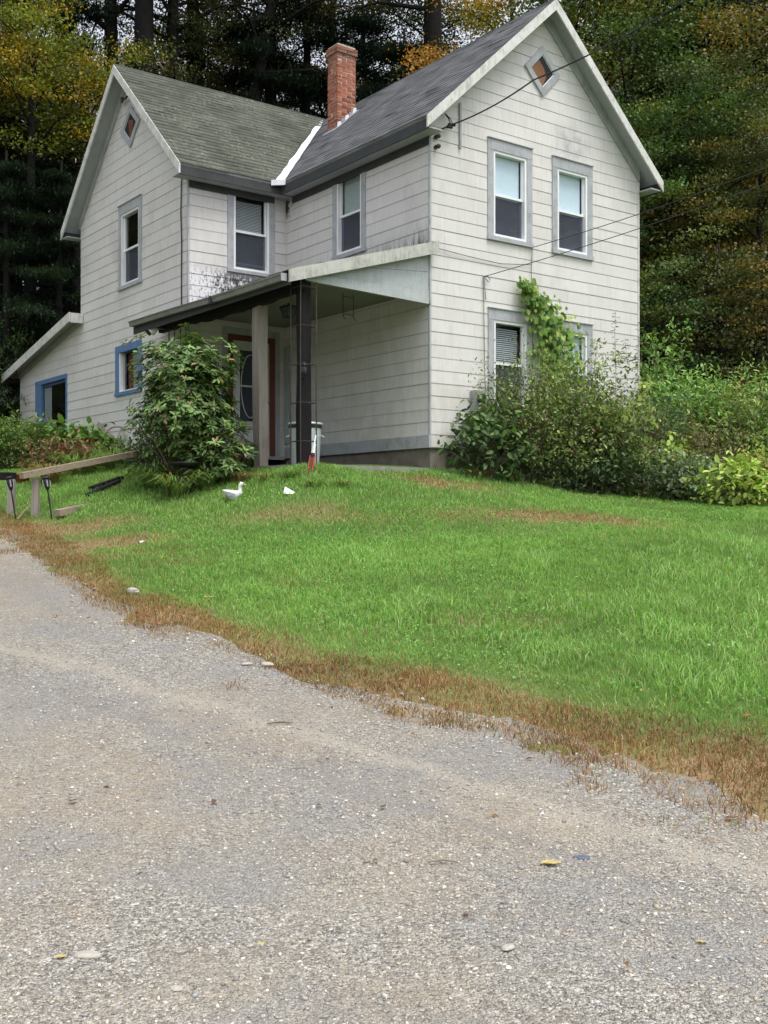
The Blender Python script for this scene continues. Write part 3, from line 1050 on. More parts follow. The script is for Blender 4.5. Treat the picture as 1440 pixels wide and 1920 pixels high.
# ---- roofs
def roof_course(mapf, t0, t1, sa, sb, m, parent, row, tabw=0.30):
    """One connected strip of shingle tabs. mapf(s, t, n) -> point."""
    e0, e1 = sa(t0), sb(t0)
    f0, f1 = sa(t1), sb(t1)
    if e1 - e0 < 0.05:
        return
    s = e0
    cuts = [e0]
    s = e0 + ((row * 0.137) % tabw) + 0.02
    while s < e1 - 0.05:
        cuts.append(s)
        s += tabw * random.uniform(0.85, 1.15)
    cuts.append(e1)
    vs, cols, fs = [], [], []
    prev = None
    for i in range(len(cuts) - 1):
        a, b = cuts[i], cuts[i + 1]
        lift = random.uniform(0.008, 0.014) + (0.012 if random.random() < 0.04 else 0)
        dt = random.uniform(-0.005, 0.005)
        c = random.random()
        ids = []
        for q in (a + 0.003, b - 0.003):
            fq = (q - e0) / max(1e-6, e1 - e0)
            qt = min(max(q, min(f0, f1)), max(f0, f1)) if f1 > f0 else q
            for (ss, t_, n_) in ((q, t0 + dt, 0.0), (q, t0 + dt, lift), (qt, t1, 0.003)):
                ids.append(len(vs))
                vs.append(mapf(ss, t_, n_))
                cols.append((c, c, c))
        fs += [(ids[0], ids[3], ids[4], ids[1]), (ids[1], ids[4], ids[5], ids[2])]
        if prev:
            fs += [(prev[3], ids[0], ids[1], prev[4]), (prev[4], ids[1], ids[2], prev[5])]
        prev = ids
    vs = [(p[0], p[1], p[2] - ZB) for p in vs]
    link('shingle_course', np_mesh('shingle_course', vs, fs, m, cols), parent)


nl = math.hypot(1, SL)
EV = 0.30     # eave overhang
OV = 0.31     # gable overhang
VB = V2 + 0.3
CH = (1.41, 1.87, 4.67, 5.04)     # chimney footprint


def deck(pts, name='roof'):
    mb = MB().prism(pts, (0, 0, -0.055))
    return hb(mb, name, M['soffit'])


# main block, left slope (t = u from eave to ridge, s = v)
def zmain(u):
    return ZRM - SL * abs(UM - u)


def zwing(v):
    return ZRW - SL * abs(VW - v)


DV = (ZRM - ZRW) / SL + VW - UM        # valley: v = u + DV
rm = deck([(-EV, -OV, zmain(-EV)), (UM, -OV, ZRM), (UM, VB, ZRM), (UM - 0.5, UM - 0.5 + DV, zmain(UM - .5)), (-EV, -EV + DV, zmain(-EV))])
rows = int((UM + EV) / 0.104)
st = (UM + EV) / rows
for i in range(rows):
    t0, t1 = -EV + i * st - (0.02 if i == 0 else 0), -EV + (i + 1) * st + 0.02
    roof_course(lambda s, t, n: (t - n * SL / nl, s, zmain(t) + n / nl), t0, min(t1, UM), lambda t: -OV - 0.02, lambda t: min(t + DV, VB), M['roof_main'], rm, i)
rm2 = deck([(W1 + EV, -OV, zmain(W1 + EV)), (W1 + EV, VB, zmain(W1 + EV)), (UM, VB, ZRM), (UM, -OV, ZRM)])
for i in range(rows):
    t0, t1 = W1 + EV - i * st + (0.02 if i == 0 else 0), W1 + EV - (i + 1) * st - 0.02
    roof_course(lambda s, t, n: (t + n * SL / nl, s, zmain(t) + n / nl), t0, max(t1, UM), lambda t: -OV - 0.02, lambda t: VB, M['roof_main'], rm2, i)
hb(MB().tube([(UM, -OV - 0.02, ZRM + 0.0), (UM, VB, ZRM + 0.0)], 0.03, 6), 'ridge_cap', M['roof_main'], rm)
# wing, front slope (t = v, s = u)
ru_ = U2 - OV
rw = deck([(ru_, V1 - EV, zwing(V1 - EV)), (V1 - EV - DV, V1 - EV, zwing(V1 - EV)), (VW - DV, VW, ZRW), (ru_, VW, ZRW)])
rows = int((VW - V1 + EV) / 0.104)
st = (VW - V1 + EV) / rows
for i in range(rows):
    t0, t1 = V1 - EV + i * st - (0.02 if i == 0 else 0), V1 - EV + (i + 1) * st + 0.02
    roof_course(lambda s, t, n: (s, t - n * SL / nl, zwing(t) + n / nl), t0, min(t1, VW), lambda t: ru_ - 0.02, lambda t: t - DV, M['roof_wing'], rw, i)
rw2 = deck([(ru_, V2 + EV, zwing(V2 + EV)), (ru_, VW, ZRW), (VW - DV, VW, ZRW), (VW - DV, V2 + EV, zwing(V2 + EV))])
for i in range(rows):
    t0, t1 = V2 + EV - i * st + (0.02 if i == 0 else 0), V2 + EV - (i + 1) * st - 0.02
    roof_course(lambda s, t, n: (s, t + n * SL / nl, zwing(t) + n / nl), t0, max(t1, VW), lambda t: ru_ - 0.02, lambda t: VW - DV, M['roof_wing'], rw2, i)
hb(MB().tube([(ru_ - 0.02, VW, ZRW), (VW - DV, VW, ZRW)], 0.03, 6), 'ridge_cap', M['roof_wing'], rw)

# white tarred flashing up the valley, in crumpled pieces
vf = MB()
pv = []
for k in range(15):
    f = k / 14
    u = -EV - 0.06 + f * (UM - 0.28 + EV)
    v = u + DV
    z = zmain(u) + 0.035 + random.uniform(0, 0.012)
    wd = 0.13 + random.uniform(-0.02, 0.02) - 0.03 * f
    pv.append(((u - wd, v - 0.01, zmain(u - wd) * 0 + z + SL * 0.00 + 0.015), (u, v, z), (u + 0.01, v - wd * 1.0, z + 0.015)))
vs, fs = [], []
for a, b, c in pv:
    vs += [(a[0], a[1] + 0.0, zwing(a[1]) + 0.03), b, (c[0], c[1], zmain(c[0]) + 0.03)]
for k in range(len(pv) - 1):
    o = 3 * k
    fs += [(o, o + 1, o + 4, o + 3), (o + 1, o + 2, o + 5, o + 4)]
hb(vf.add(vs, fs), 'valley_flashing', M['flash'], rm)
cap = MB().prism([(-EV - 0.22, -EV + DV - 0.02, zmain(-EV) + 0.02), (-EV - 0.02, -EV + DV - 0.20, zmain(-EV) + 0.02), (-EV - 0.02, -EV + DV - 0.20, zmain(-EV) - 0.08), (-EV - 0.22, -EV + DV - 0.02, zmain(-EV) - 0.08)], (0.05, 0.05, 0.02))
hb(cap, 'flashing_end', M['flash'], rm)

# rake boards, friezes, eaves
def rake(p, q, out, h=0.19, th=0.03, m=None, name='rake_board', drop=0.0):
    p, q = Vector(p), Vector(q)
    mb = MB().prism([p + Vector((0, 0, -drop)), q + Vector((0, 0, -drop)), q - Vector((0, 0, h + drop)), p - Vector((0, 0, h + drop))], out)
    return hb(mb, name, m or M['rake'])


zt = 0.005
rake((-EV - 0.02, -OV - 0.03, zmain(-EV - 0.02) + zt), (UM, -OV - 0.03, ZRM + zt), (0, 0.03, 0))
rake((UM, -OV - 0.031, ZRM + zt), (W1 + EV + 0.02, -OV - 0.031, zmain(W1 + EV + 0.02) + zt), (0, 0.03, 0))
rake((U2 - OV - 0.03, V1 - EV - 0.02, zwing(V1 - EV - 0.02) + zt), (U2 - OV - 0.03, VW, ZRW + zt), (0.03, 0, 0))
rake((U2 - OV - 0.031, VW, ZRW + zt), (U2 - OV - 0.031, V2 + EV + 0.02, zwing(V2 + EV + 0.02) + zt), (0.03, 0, 0))
# frieze boards on the gable walls under the soffit
rake((0.0, -0.045, zmain(0) - 0.06), (UM, -0.045, ZRM - 0.06), (0, 0.03, 0), 0.20, m=M['trim'], name='frieze_board')
rake((UM, -0.046, ZRM - 0.06), (W1, -0.046, zmain(W1) - 0.06), (0, 0.03, 0), 0.20, m=M['trim'], name='frieze_board')
rake((U2 - 0.045, V1, zwing(V1) - 0.06), (U2 - 0.045, VW, ZRW - 0.06), (0.03, 0, 0), 0.16, m=M['trim'], name='frieze_board')
rake((U2 - 0.046, VW, ZRW - 0.06), (U2 - 0.046, V2, zwing(V2) - 0.06), (0.03, 0, 0), 0.20, m=M['trim'], name='frieze_board')


# boxed eaves: fascia, flat soffit and wall frieze
def eave_u(ue, uw, v0, v1, zf):
    a, b = sorted((ue, uw))
    s = 1 if ue < uw else -1
    hb(MB().box((min(ue, ue + s * 0.03), v0, zf - 0.19), (max(ue, ue + s * 0.03), v1, zf - 0.012)), 'fascia', M['fascia'])
    hb(MB().box((a + 0.031 if s > 0 else a, v0, zf - 0.175), (b if s > 0 else b - 0.031, v1, zf - 0.155)), 'eave_soffit', M['soffit'])
    hb(MB().box((uw - 0.035 if s > 0 else uw, max(v0, 0.0), zf - 0.30), (uw if s > 0 else uw + 0.035, v1, zf - 0.176)), 'frieze_board', M['fascia'])


def eave_v(ve, vw, u0, u1, zf):
    s = 1 if ve < vw else -1
    a, b = sorted((ve, vw))
    hb(MB().box((u0, min(ve, ve + s * 0.03), zf - 0.19), (u1, max(ve, ve + s * 0.03), zf - 0.012)), 'fascia', M['fascia'])
    hb(MB().box((u0, a + 0.031 if s > 0 else a, zf - 0.176), (u1, b if s > 0 else b - 0.031, zf - 0.156)), 'eave_soffit', M['soffit'])
    hb(MB().box((max(u0, U2), vw - 0.036 if s > 0 else vw, zf - 0.30), (u1 - 0.30, vw if s > 0 else vw + 0.036, zf - 0.177)), 'frieze_board', M['fascia'])


eave_u(-EV, 0.0, -OV, V1 - EV + 0.02, zmain(-EV) - 0.02)
eave_u(W1 + EV, W1, -OV, VB, zmain(-EV) - 0.02)
eave_v(V1 - EV, V1, U2 - OV, -EV + 0.33, zwing(V1 - EV) - 0.02)
eave_v(V2 + EV, V2, U2 - OV, 0.3, zwing(V1 - EV) - 0.02)

# lean-to roof at the far left
LR = -0.19
lz = lambda v: 5.90 + LR * (v - 9.38)
lr = hb(MB().prism([(U2 - 0.30, 9.38, lz(9.38)), (U2 - 0.30, V3 + 0.40, lz(V3 + 0.40)), (2.0, V3 + 0.40, lz(V3 + 0.4)), (2.0, 9.53, lz(9.53)), (U2 - 0.0, 9.53, lz(9.53)), (U2 - 0.0, 9.38, lz(9.38))], (0, 0, -0.06)), 'lean_to_roof', M['soffit'])
for i in range(16):
    vv = V3 + 0.42 - i * 0.275
    roof_course(lambda s, t, n: (s, t, lz(t) + n), vv, max(vv - 0.30, 9.53), lambda t: U2 - 0.32, lambda t: 2.0, M['roof_main'], lr, i)
rake((U2 - 0.33, 9.38, lz(9.38) + 0.012), (U2 - 0.33, V3 + 0.43, lz(V3 + 0.43) + 0.012), (0.03, 0, 0), 0.20)
hb(MB().box((U2 - 0.30, 9.35, lz(9.38) - 0.21), (U2 - 0.02, 9.38, lz(9.38) - 0.0)), 'rake_end', M['rake'])
rake((U2 - 0.04, 9.54, lz(9.54) - 0.07), (U2 - 0.04, V3, lz(V3) - 0.07), (0.02, 0, 0), 0.12, m=M['soffit'], name='frieze_board')
hb(MB().box((U2 - 0.30, V3 + 0.40, lz(V3 + 0.4) - 0.18), (2.0, V3 + 0.43, lz(V3 + 0.4) - 0.01)), 'fascia', M['fascia'])

# ---- diamond vents in the gables
def diamond(kind, s, z, hs, hz, inner, back, label):
    w = wall_map(kind)

    def ring(r0, r1, n0, n1):
        mb = MB()
        P0 = [(s, z + hz * r0), (s + hs * r0, z), (s, z - hz * r0), (s - hs * r0, z)]
        P1 = [(s, z + hz * r1), (s + hs * r1, z), (s, z - hz * r1), (s - hs * r1, z)]
        vs = [w(a, n1, b) for a, b in P0] + [w(a, n1, b) for a, b in P1] + [w(a, n0, b) for a, b in P0] + [w(a, n0, b) for a, b in P1]
        fs = []
        for i in range(4):
            j = (i + 1) % 4
            fs += [(i, j, 4 + j, 4 + i), (i, 8 + i, 8 + j, j), (4 + i, 4 + j, 12 + j, 12 + i)]
        return mb.add(vs, fs)
    root = hb(ring(1.0, 0.66, 0.0, 0.045), 'gable_window', M['trim'])
    root['label'] = label
    hb(ring(0.66, 0.62, 0.0, 0.03), 'inner_frame', M['vinyl'], root)
    P = [(s, z + hz * .64), (s + hs * .64, z), (s, z - hz * .64), (s - hs * .64, z)]
    hb(MB().add([w(a, 0.021, b) for a, b in P], [(0, 1, 2, 3)]), 'backing', M['dark'], root)  # flat near-black sheet painted in place of a shaded recess
    if inner:
        q = [w(s - hs * .61, 0.024, z), w(s - hs * .18, 0.024, z + hz * .40), w(s + hs * .10, 0.024, z + hz * .12), w(s + hs * .22, 0.024, z - hz * .20), w(s + 0.01, 0.024, z - hz * .60)]
        hb(MB().add(q, [(0, 1, 2, 3, 4)]), 'plywood_piece', M['ply'], root)
    else:
        q = [w(s - hs * .30, 0.024, z + hz * .2), w(s + hs * .2, 0.024, z + hz * .35), w(s + hs * .1, 0.024, z - hz * .50), w(s - hs * .2, 0.024, z - hz * .3)]
        hb(MB().add(q, [(0, 1, 2, 3)]), 'board_piece', M['doorframe'], root)


diamond('R', 2.478, 9.198, 0.425, 0.432, True, None, 'diamond gable window backed with orange plywood')
diamond('L', 6.85, 9.25, 0.47, 0.43, False, None, 'diamond gable window with recess shade painted on flat backing')

# ---- chimney: every brick its own piece
c0, c1, d0, d1 = CH
zc0, zc1 = 8.95, 11.08
chim = hb(MB().box((c0 + 0.012, d0 + 0.012, zc0), (c1 - 0.012, d1 - 0.012, zc1 - 0.02)), 'chimney', M['mortar'])
chim['label'] = 'red brick chimney with flaking mortar'
BH = 0.074
bricks = {}


def brick_mesh(lx, ly, var):
    k = (round(lx, 3), round(ly, 3), var)
    if k not in bricks:
        h = BH - 0.014
        r_ = random.Random(str(k))
        j = lambda: r_.uniform(-0.004, 0.004)
        vs = [(x + j(), y + j(), z + j()) for z in (-h / 2, h / 2) for x, y in ((-lx / 2, -ly / 2), (lx / 2, -ly / 2), (lx / 2, ly / 2), (-lx / 2, ly / 2))]
        bricks[k] = MB().hexa(vs).mesh('brick', M['brick'])
    return bricks[k]


nrow = int((zc1 - zc0) / BH)
for r in range(nrow):
    z = zc0 + (r + 0.5) * BH
    ex = 0.03 if r >= nrow - 2 else 0.0
    a0, a1, b0, b1 = c0 - ex, c1 + ex, d0 - ex, d1 + ex
    bw = 0.10
    L_, D_ = a1 - a0, b1 - b0
    pieces = []
    if r % 2 == 0:
        hl = L_ / 2
        for k in range(2):
            pieces += [(a0 + hl * (k + .5), b0 + bw / 2, hl, bw), (a0 + hl * (k + .5), b1 - bw / 2, hl, bw)]
        m_ = D_ - 2 * bw
        pieces += [(a0 + bw / 2, (b0 + b1) / 2, bw, m_), (a1 - bw / 2, (b0 + b1) / 2, bw, m_)]
    else:
        hd = D_ / 2
        for k in range(2):
            pieces += [(a0 + bw / 2, b0 + hd * (k + .5), bw, hd), (a1 - bw / 2, b0 + hd * (k + .5), bw, hd)]
        m_ = L_ - 2 * bw
        pieces += [((a0 + a1) / 2 - m_ * 0.0, b0 + bw / 2, m_, bw), ((a0 + a1) / 2, b1 - bw / 2, m_, bw)]
    for (x, y, lx, ly) in pieces:
        if z > zmain(x) - 0.12:
            o = link('brick', brick_mesh(lx - 0.014, ly - 0.014, random.randrange(3)), chim, (x + random.uniform(-.003, .003), y + random.uniform(-.003, .003), z - ZB))
            o.rotation_euler = (0, 0, random.uniform(-0.012, 0.012))
# stepped lead flashing round the chimney foot
for k in range(5):
    u = c0 + 0.03 + k * 0.095
    z = zmain(u)
    hb(MB().prism([(u - 0.05, d0 - 0.012, z - 0.06), (u + 0.05, d0 - 0.012, z + 0.03), (u + 0.05, d0 - 0.012, z + 0.14), (u - 0.03, d0 - 0.014, z + 0.09 + random.uniform(0, .03))], (0, 0.010, 0)), 'step_flashing', M['lead'] if k % 2 else M['flash'], chim)
hb(MB().prism([(c0 - 0.06, d0 - 0.09, zmain(c0 - .06) + 0.02), (c1 + 0.02, d0 - 0.09, zmain(c1 + .02) + 0.02), (c1 + 0.02, d0 - 0.004, zmain(c1 + .02) + 0.025), (c0 - 0.06, d0 - 0.004, zmain(c0 - .06) + 0.025)], (0, 0, 0.012)), 'apron_flashing', M['lead'], chim)
hb(MB().prism([(c0 - 0.10, d0 - 0.05, zmain(c0 - .10) + 0.02), (c0 - 0.005, d0 - 0.05, zmain(c0) + 0.02), (c0 - 0.005, d1 + 0.05, zmain(c0) + 0.02), (c0 - 0.10, d1 + 0.05, zmain(c0 - .10) + 0.02)], (0, 0, 0.014)), 'apron_flashing', M['lead'], chim)

# ---- the porch
PE, PF = -2.68, 5.31              # eave line and far end
pz = lambda u: 5.86 + 0.30 * u
sag = lambda v: -0.035 * math.exp(-((v - 1.6) / 1.3) ** 2)
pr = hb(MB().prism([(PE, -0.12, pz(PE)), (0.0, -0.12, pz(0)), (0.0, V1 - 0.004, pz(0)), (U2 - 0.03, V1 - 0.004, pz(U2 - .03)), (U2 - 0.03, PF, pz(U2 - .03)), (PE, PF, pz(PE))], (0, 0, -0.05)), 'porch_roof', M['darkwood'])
for i in range(15):
    u = PE - 0.02 + i * 0.18
    roof_course(lambda s, t, n: (t, s, pz(t) + n + 0.002), u, min(u + 0.20, -0.005), lambda t: -0.14, lambda t: PF if t < U2 - 0.2 else V1 - 0.02, M['roof_dark'], pr, i, 0.3)
hb(MB().prism([(PE - 0.02, -0.15, pz(PE) + 0.01), (0.07, -0.15, pz(0.07) + 0.01), (0.07, -0.15, pz(0.07) - 0.185), (PE - 0.02, -0.15, pz(PE) - 0.175)], (0, 0.028, 0)), 'porch_rake_board', M['porch_rake'], pr)
hb(MB().prism([(-2.40, -0.02, 4.975), (-0.035, -0.02, 4.895), (-0.035, -0.02, 5.105), (-2.40, -0.02, 5.075)], (0, 0.05, 0)), 'porch_beam', M['panel'], pr)
hb(MB().prism([(-2.40, -0.012, 5.080), (-0.035, -0.012, 5.108), (-0.035, -0.012, 5.40), (-1.60, -0.012, 5.28), (-2.40, -0.012, 5.10)], (0, 0.03, 0)), 'gable_panel', M['panel'], pr)
hb(MB().prism([(-1.60, -0.014, 5.284), (-0.035, -0.014, 5.405), (-0.035, -0.014, pz(-.035) - 0.05), (-2.40, -0.014, pz(-2.40) - 0.05), (-2.40, -0.014, 5.104)], (0, 0.03, 0)), 'gable_panel', M['panel'], pr)
hb(MB().box((-0.034, -0.04, 4.90), (-0.002, 0.0, 5.70)), 'gable_trim', M['trim'], pr)
hb(MB().box((-2.35, 0.05, 5.11), (-0.04, V1 - 0.04, 5.13)), 'porch_ceiling', M['ceil'], pr)
# rotten eave beam with a ragged lower edge
vs, fs = [], []
nseg = 26
for k in range(nseg + 1):
    v = -0.02 + (4.75 + 0.02) * k / nseg
    lo = 4.84 + sag(v) + random.uniform(-0.015, 0.015) - 0.02 * (0.8 < v < 3.2)
    vs += [(-2.44, v, lo), (-2.34, v, lo + random.uniform(-0.01, 0.01)), (-2.34, v, 5.09), (-2.44, v, 5.09)]
for k in range(nseg):
    o = 4 * k
    for j in range(4):
        fs.append((o + j, o + (j + 1) % 4, o + 4 + (j + 1) % 4, o + 4 + j))
fs += [(3, 2, 1, 0), tuple(4 * nseg + j for j in range(4))]
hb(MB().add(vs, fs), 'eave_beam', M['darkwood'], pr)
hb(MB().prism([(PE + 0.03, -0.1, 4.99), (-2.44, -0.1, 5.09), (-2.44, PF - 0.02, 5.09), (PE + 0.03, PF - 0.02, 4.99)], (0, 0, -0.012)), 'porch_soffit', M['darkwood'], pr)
hb(MB().box((PE + 0.0, -0.12, pz(PE) - 0.20), (PE + 0.028, PF, pz(PE) - 0.052)), 'fascia', M['fascia'], pr)
# gutter, K-shaped profile
prof = [(0.0, 0.0), (-0.03, -0.085), (-0.085, -0.085), (-0.10, -0.03), (-0.125, 0.0), (-0.115, 0.008), (-0.085, -0.025), (-0.07, -0.075), (-0.035, -0.075), (-0.008, 0.0)]
gv = [-0.06 + (PF + 0.03) * k / 10 for k in range(11)]
vs, fs = [], []
for v in gv:
    s_ = sag(v) * 0.6 + 0.012 * v
    vs += [(PE + a, v, pz(PE) - 0.05 + b + s_) for a, b in prof]
n = len(prof)
for k in range(10):
    for j in range(n):
        fs.append((k * n + j, k * n + (j + 1) % n, (k + 1) * n + (j + 1) % n, (k + 1) * n + j))
fs += [tuple(range(n)), tuple(range(10 * n, 11 * n))]
hb(MB().add(vs, fs), 'gutter', M['gutter'], pr)
hb(MB().box((PE - 0.13, 2.05, pz(PE) - 0.15), (PE + 0.0, 2.12, pz(PE) - 0.03)), 'gutter_joint', M['fascia'], pr)
hb(MB().box((PE - 0.11, -0.065, pz(PE) - 0.15), (PE - 0.01, -0.06, pz(PE) - 0.04)), 'gutter_end', M['trim'], pr)

# slab and step
hb(MB().box((-2.45, -0.02, 1.9), (-0.03, V1 - 0.03, 2.30)), 'porch_slab', M['slab'])
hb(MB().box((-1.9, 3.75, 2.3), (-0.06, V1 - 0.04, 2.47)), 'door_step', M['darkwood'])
# middle post: split, weathered, wider at the foot
vs, fs = [], []
ring = [(-1, -1), (1, -1), (1, 1), (-1, 1)]
lv = [(2.20, .095, 0.02), (2.9, .10, .0), (3.5, .103, -.01), (4.0, .098, -.02), (4.5, .10, -.02), (4.86, .102, -.015)]
for z, h, dv in lv:
    vs += [(-2.32 + a * h * .8 + random.uniform(-.006, .006), 1.32 - dv + b * h + random.uniform(-.008, .008), z) for a, b in ring]
for k in range(len(lv) - 1):
    for j in range(4):
        fs.append((4 * k + j, 4 * k + (j + 1) % 4, 4 * k + 4 + (j + 1) % 4, 4 * k + 4 + j))
fs += [(3, 2, 1, 0), tuple(4 * (len(lv) - 1) + j for j in range(4))]
hb(MB().add(vs, fs), 'porch_post', M['greywood'])['label'] = 'grey weathered porch post beside the rhododendron'
vs = []
for z, h in ((2.18, .082), (3.0, .08), (3.8, .076), (4.6, .08), (4.97, .075)):
    vs += [(-2.30 + a * h + random.uniform(-.008, .008), 0.10 + b * h + random.uniform(-.008, .008), z) for a, b in ring]
fs = []
for k in range(4):
    for j in range(4):
        fs.append((4 * k + j, 4 * k + (j + 1) % 4, 4 * k + 4 + (j + 1) % 4, 4 * k + 4 + j))
fs += [(3, 2, 1, 0), (16, 17, 18, 19)]
hb(MB().add(vs, fs), 'porch_post', M['darkwood'])['label'] = 'blackened corner post inside an iron trellis'


def trellis(u, v, r, z0, z1, m, label):
    root = None
    bars = [(u - r, v - r), (u + r, v - r), (u + r, v + r), (u - r, v + r)]
    for i, (a, b) in enumerate(bars):
        jx = random.uniform(-.012, .012)
        o = hb(MB().tube([(a, b, z0), (a + jx, b, (z0 + z1) / 2), (a, b, z1)], 0.011, 6), 'trellis' if root is None else 'bar', m, root)
        if root is None:
            root = o
            root['label'] = label
    for z in np.arange(z0 + 0.45, z1, 0.56):
        for i in range(4):
            p, q = bars[i], bars[(i + 1) % 4]
            hb(MB().tube([(*p, z), (*q, z)], 0.006, 5), 'rung', m, root)
        if m is M['iron']:
            c_ = [(u - r, v + r * math.cos(k * .45) * .9, z - 0.14 + r * math.sin(k * .45) * .9) for k in range(12)]
            hb(MB().tube(c_, 0.006, 5), 'scroll', m, root)
    return root


trellis(-2.33, 0.06, 0.135, 2.18, 4.95, M['rust'], 'thin rusty iron trellis round the corner post')
trellis(-2.36, 4.15, 0.11, 2.35, 4.86, M['iron'], 'black wrought iron porch support behind the rhododendron')
# grey board in the porch inner corner
hb(MB().box((-0.05, V1 - 0.16, 2.9), (-0.018, V1 - 0.02, 4.75)), 'corner_board', M['soffit'])

# ---- small fixed pieces on the walls
hb(MB().box((0.59, -0.05, 7.48), (0.625, -0.02, 8.22)), 'conduit', M['trim'])
hb(MB().tube([(U2 - 0.03, V1 + 0.16, 7.75), (U2 - 0.035, V1 + 0.21, 7.55), (U2 - 0.03, V1 + 0.24, 7.0), (U2 - 0.03, V1 + 0.205, 6.5), (U2 - 0.03, V1 + 0.22, 5.9), (U2 - 0.03, V1 + 0.215, 5.25)], 0.012, 6), 'wall_cable', M['cable'])

# ------------------------------------------------------------------ foliage tools
def unit(a):
    return a / (np.linalg.norm(a, axis=-1, keepdims=True) + 1e-9)


def leaves(cent, axis_, nrm, L, Wd, col, fold=0.15, shape='oval'):
    """Folded leaves: arrays of centres, axes, normals, lengths, widths, colours -> verts, quads, colours."""
    n = len(cent)
    ax = unit(axis_)
    sd = unit(np.cross(ax, nrm))
    up = np.cross(sd, ax)
    L = np.broadcast_to(np.asarray(L, float), (n,))[:, None]
    Wd = np.broadcast_to(np.asarray(Wd, float), (n,))[:, None]
    if shape == 'oval':
        P = [cent, cent + ax * L * .3 + sd * Wd * .45 + up * Wd * fold, cent + ax * L * .72 + sd * Wd * .36 + up * Wd * fold * .4, cent + ax * L - up * L * .12,
             cent + ax * L * .72 - sd * Wd * .36 + up * Wd * fold * .4, cent + ax * L * .3 - sd * Wd * .45 + up * Wd * fold]
        v = np.stack(P, 1).reshape(-1, 3)
        b = np.arange(n)[:, None] * 6
        f = np.concatenate([b + np.array([0, 1, 2, 3]), b + np.array([3, 4, 5, 0])], 0)
        return v, f, np.repeat(col, 6, 0)
    P = [cent, cent + ax * L * .45 + sd * Wd * .5 + up * Wd * fold, cent + ax * L - up * L * .1, cent + ax * L * .45 - sd * Wd * .5 + up * Wd * fold]
    v = np.stack(P, 1).reshape(-1, 3)
    f = np.arange(n)[:, None] * 4 + np.array([0, 1, 2, 3])
    return v, f, np.repeat(col, 4, 0)


def palette(n, cols, var=0.25, r=rng):
    cols = np.array([c for c, _ in cols]), np.array([w for _, w in cols], float)
    i = r.choice(len(cols[0]), n, p=cols[1] / cols[1].sum())
    c = cols[0][i] * (1 + r.uniform(-var, var, (n, 1)))
    return np.clip(c, 0.003, 1)


def join(parts):
    vs, fs, cs, o = [], [], [], 0
    for v, f, c in parts:
        vs.append(v)
        fs.append(f + o)
        cs.append(c)
        o += len(v)
    return np.concatenate(vs), np.concatenate(fs), np.concatenate(cs)


def shrub(name, label, base, size, n_cl, per, leaf, pal, cat='shrub', spread=0.10, whorl=False, mat_='leaf', stems=9, lean=(0, 0), hollow=0.45, group=None, flat=0.0, seed=1, top=1.0, low=0.0):
    """A bush: twigs from the base to clusters through an uneven ellipsoid, leaves round every twig end."""
    r = np.random.default_rng(seed)
    rx, ry, h = size
    t = thing(name, label, cat, base, 0, group)
    d = unit(r.normal(size=(n_cl, 3)))
    rad = hollow + (1 - hollow) * r.random((n_cl, 1)) ** 0.6
    bump = 1 + 0.34 * np.sin(d[:, :1] * 5 + seed) * np.cos(d[:, 1:2] * 4 - seed) + 0.20 * np.sin(d[:, 2:3] * 9 + 2 * seed)
    if not whorl:
        bump = bump * np.where(r.random((n_cl, 1)) < .12, r.uniform(1.05, 1.38, (n_cl, 1)), 1.0)
    c = d * rad * bump
    c[:, 0] *= rx
    c[:, 1] *= ry
    c[:, 2] = low * h + (c[:, 2] * 0.5 + 0.5) * h * (1 - low) * top
    c[:, 2] = np.maximum(c[:, 2], 0.03)
    c[:, 0] += lean[0] * c[:, 2] / h
    c[:, 1] += lean[1] * c[:, 2] / h
    n = n_cl * per
    cc = np.repeat(c, per, 0)
    out = unit(cc - np.array([0, 0, h * 0.3]) + 1e-3)
    if whorl:
        k = np.tile(np.arange(per), n_cl) * (2 * np.pi / per) + np.repeat(r.uniform(0, 6.28, n_cl), per)
        tw = unit(np.repeat(d * np.array([.7, .7, .4]) + np.array([0, 0, .7]), per, 0))
        e1 = unit(np.cross(tw, np.array([0.3, 0.9, 0.1])))
        e2 = np.cross(tw, e1)
        rd = e1 * np.cos(k)[:, None] + e2 * np.sin(k)[:, None]
        ax = rd + tw * r.uniform(-0.25, 0.55, (n, 1))
        nr = tw * 1.0 - rd * .2
        pos = cc + rd * 0.01 + tw * r.uniform(-.03, .03, (n, 1))
    else:
        pos = cc + r.normal(size=(n, 3)) * spread * np.array([1, 1, 0.8])
        ax = out * 0.5 + r.normal(size=(n, 3)) * 0.8 + np.array([0, 0, -0.15])
        nr = np.array([0, 0, 1.0]) + out * 0.4 + r.normal(size=(n, 3)) * (0.55 - flat)
    pos[:, 2] = np.maximum(pos[:, 2], 0.02)
    L = leaf[0] * r.uniform(0.6, 1.25, n)
    col = palette(n, pal, 0.25, r) * np.repeat(r.uniform(0.62, 1.38, (n_cl, 1)), per, 0)
    v, f, cl = leaves(pos, ax, nr, L, L * leaf[1], col, 0.12, 'oval' if leaf[0] > 0.05 else 'rhomb')
    link('foliage', np_mesh('foliage', v, f, M[mat_], cl), t)['kind'] = 'stuff'
    mb = MB()
    for k in range(stems):
        e = Vector(c[r.integers(n_cl)])
        b0 = Vector((r.normal() * rx * .10, r.normal() * ry * .10, -0.05))
        mid = b0.lerp(e, 0.5) + Vector((r.normal() * .05, r.normal() * .05, 0.05))
        mb.tube([b0, mid, e], [0.016, 0.011, 0.004], 5)
    for k in range(min(n_cl, 140)):
        e = Vector(c[k])
        b0 = Vector((e.x * 0.55, e.y * 0.55, e.z * 0.6))
        mb.tube([b0, e], [0.006, 0.003], 4, False)
    o = mb.build('stems', M['stem'], t)
    o['kind'] = 'stuff'
    return t


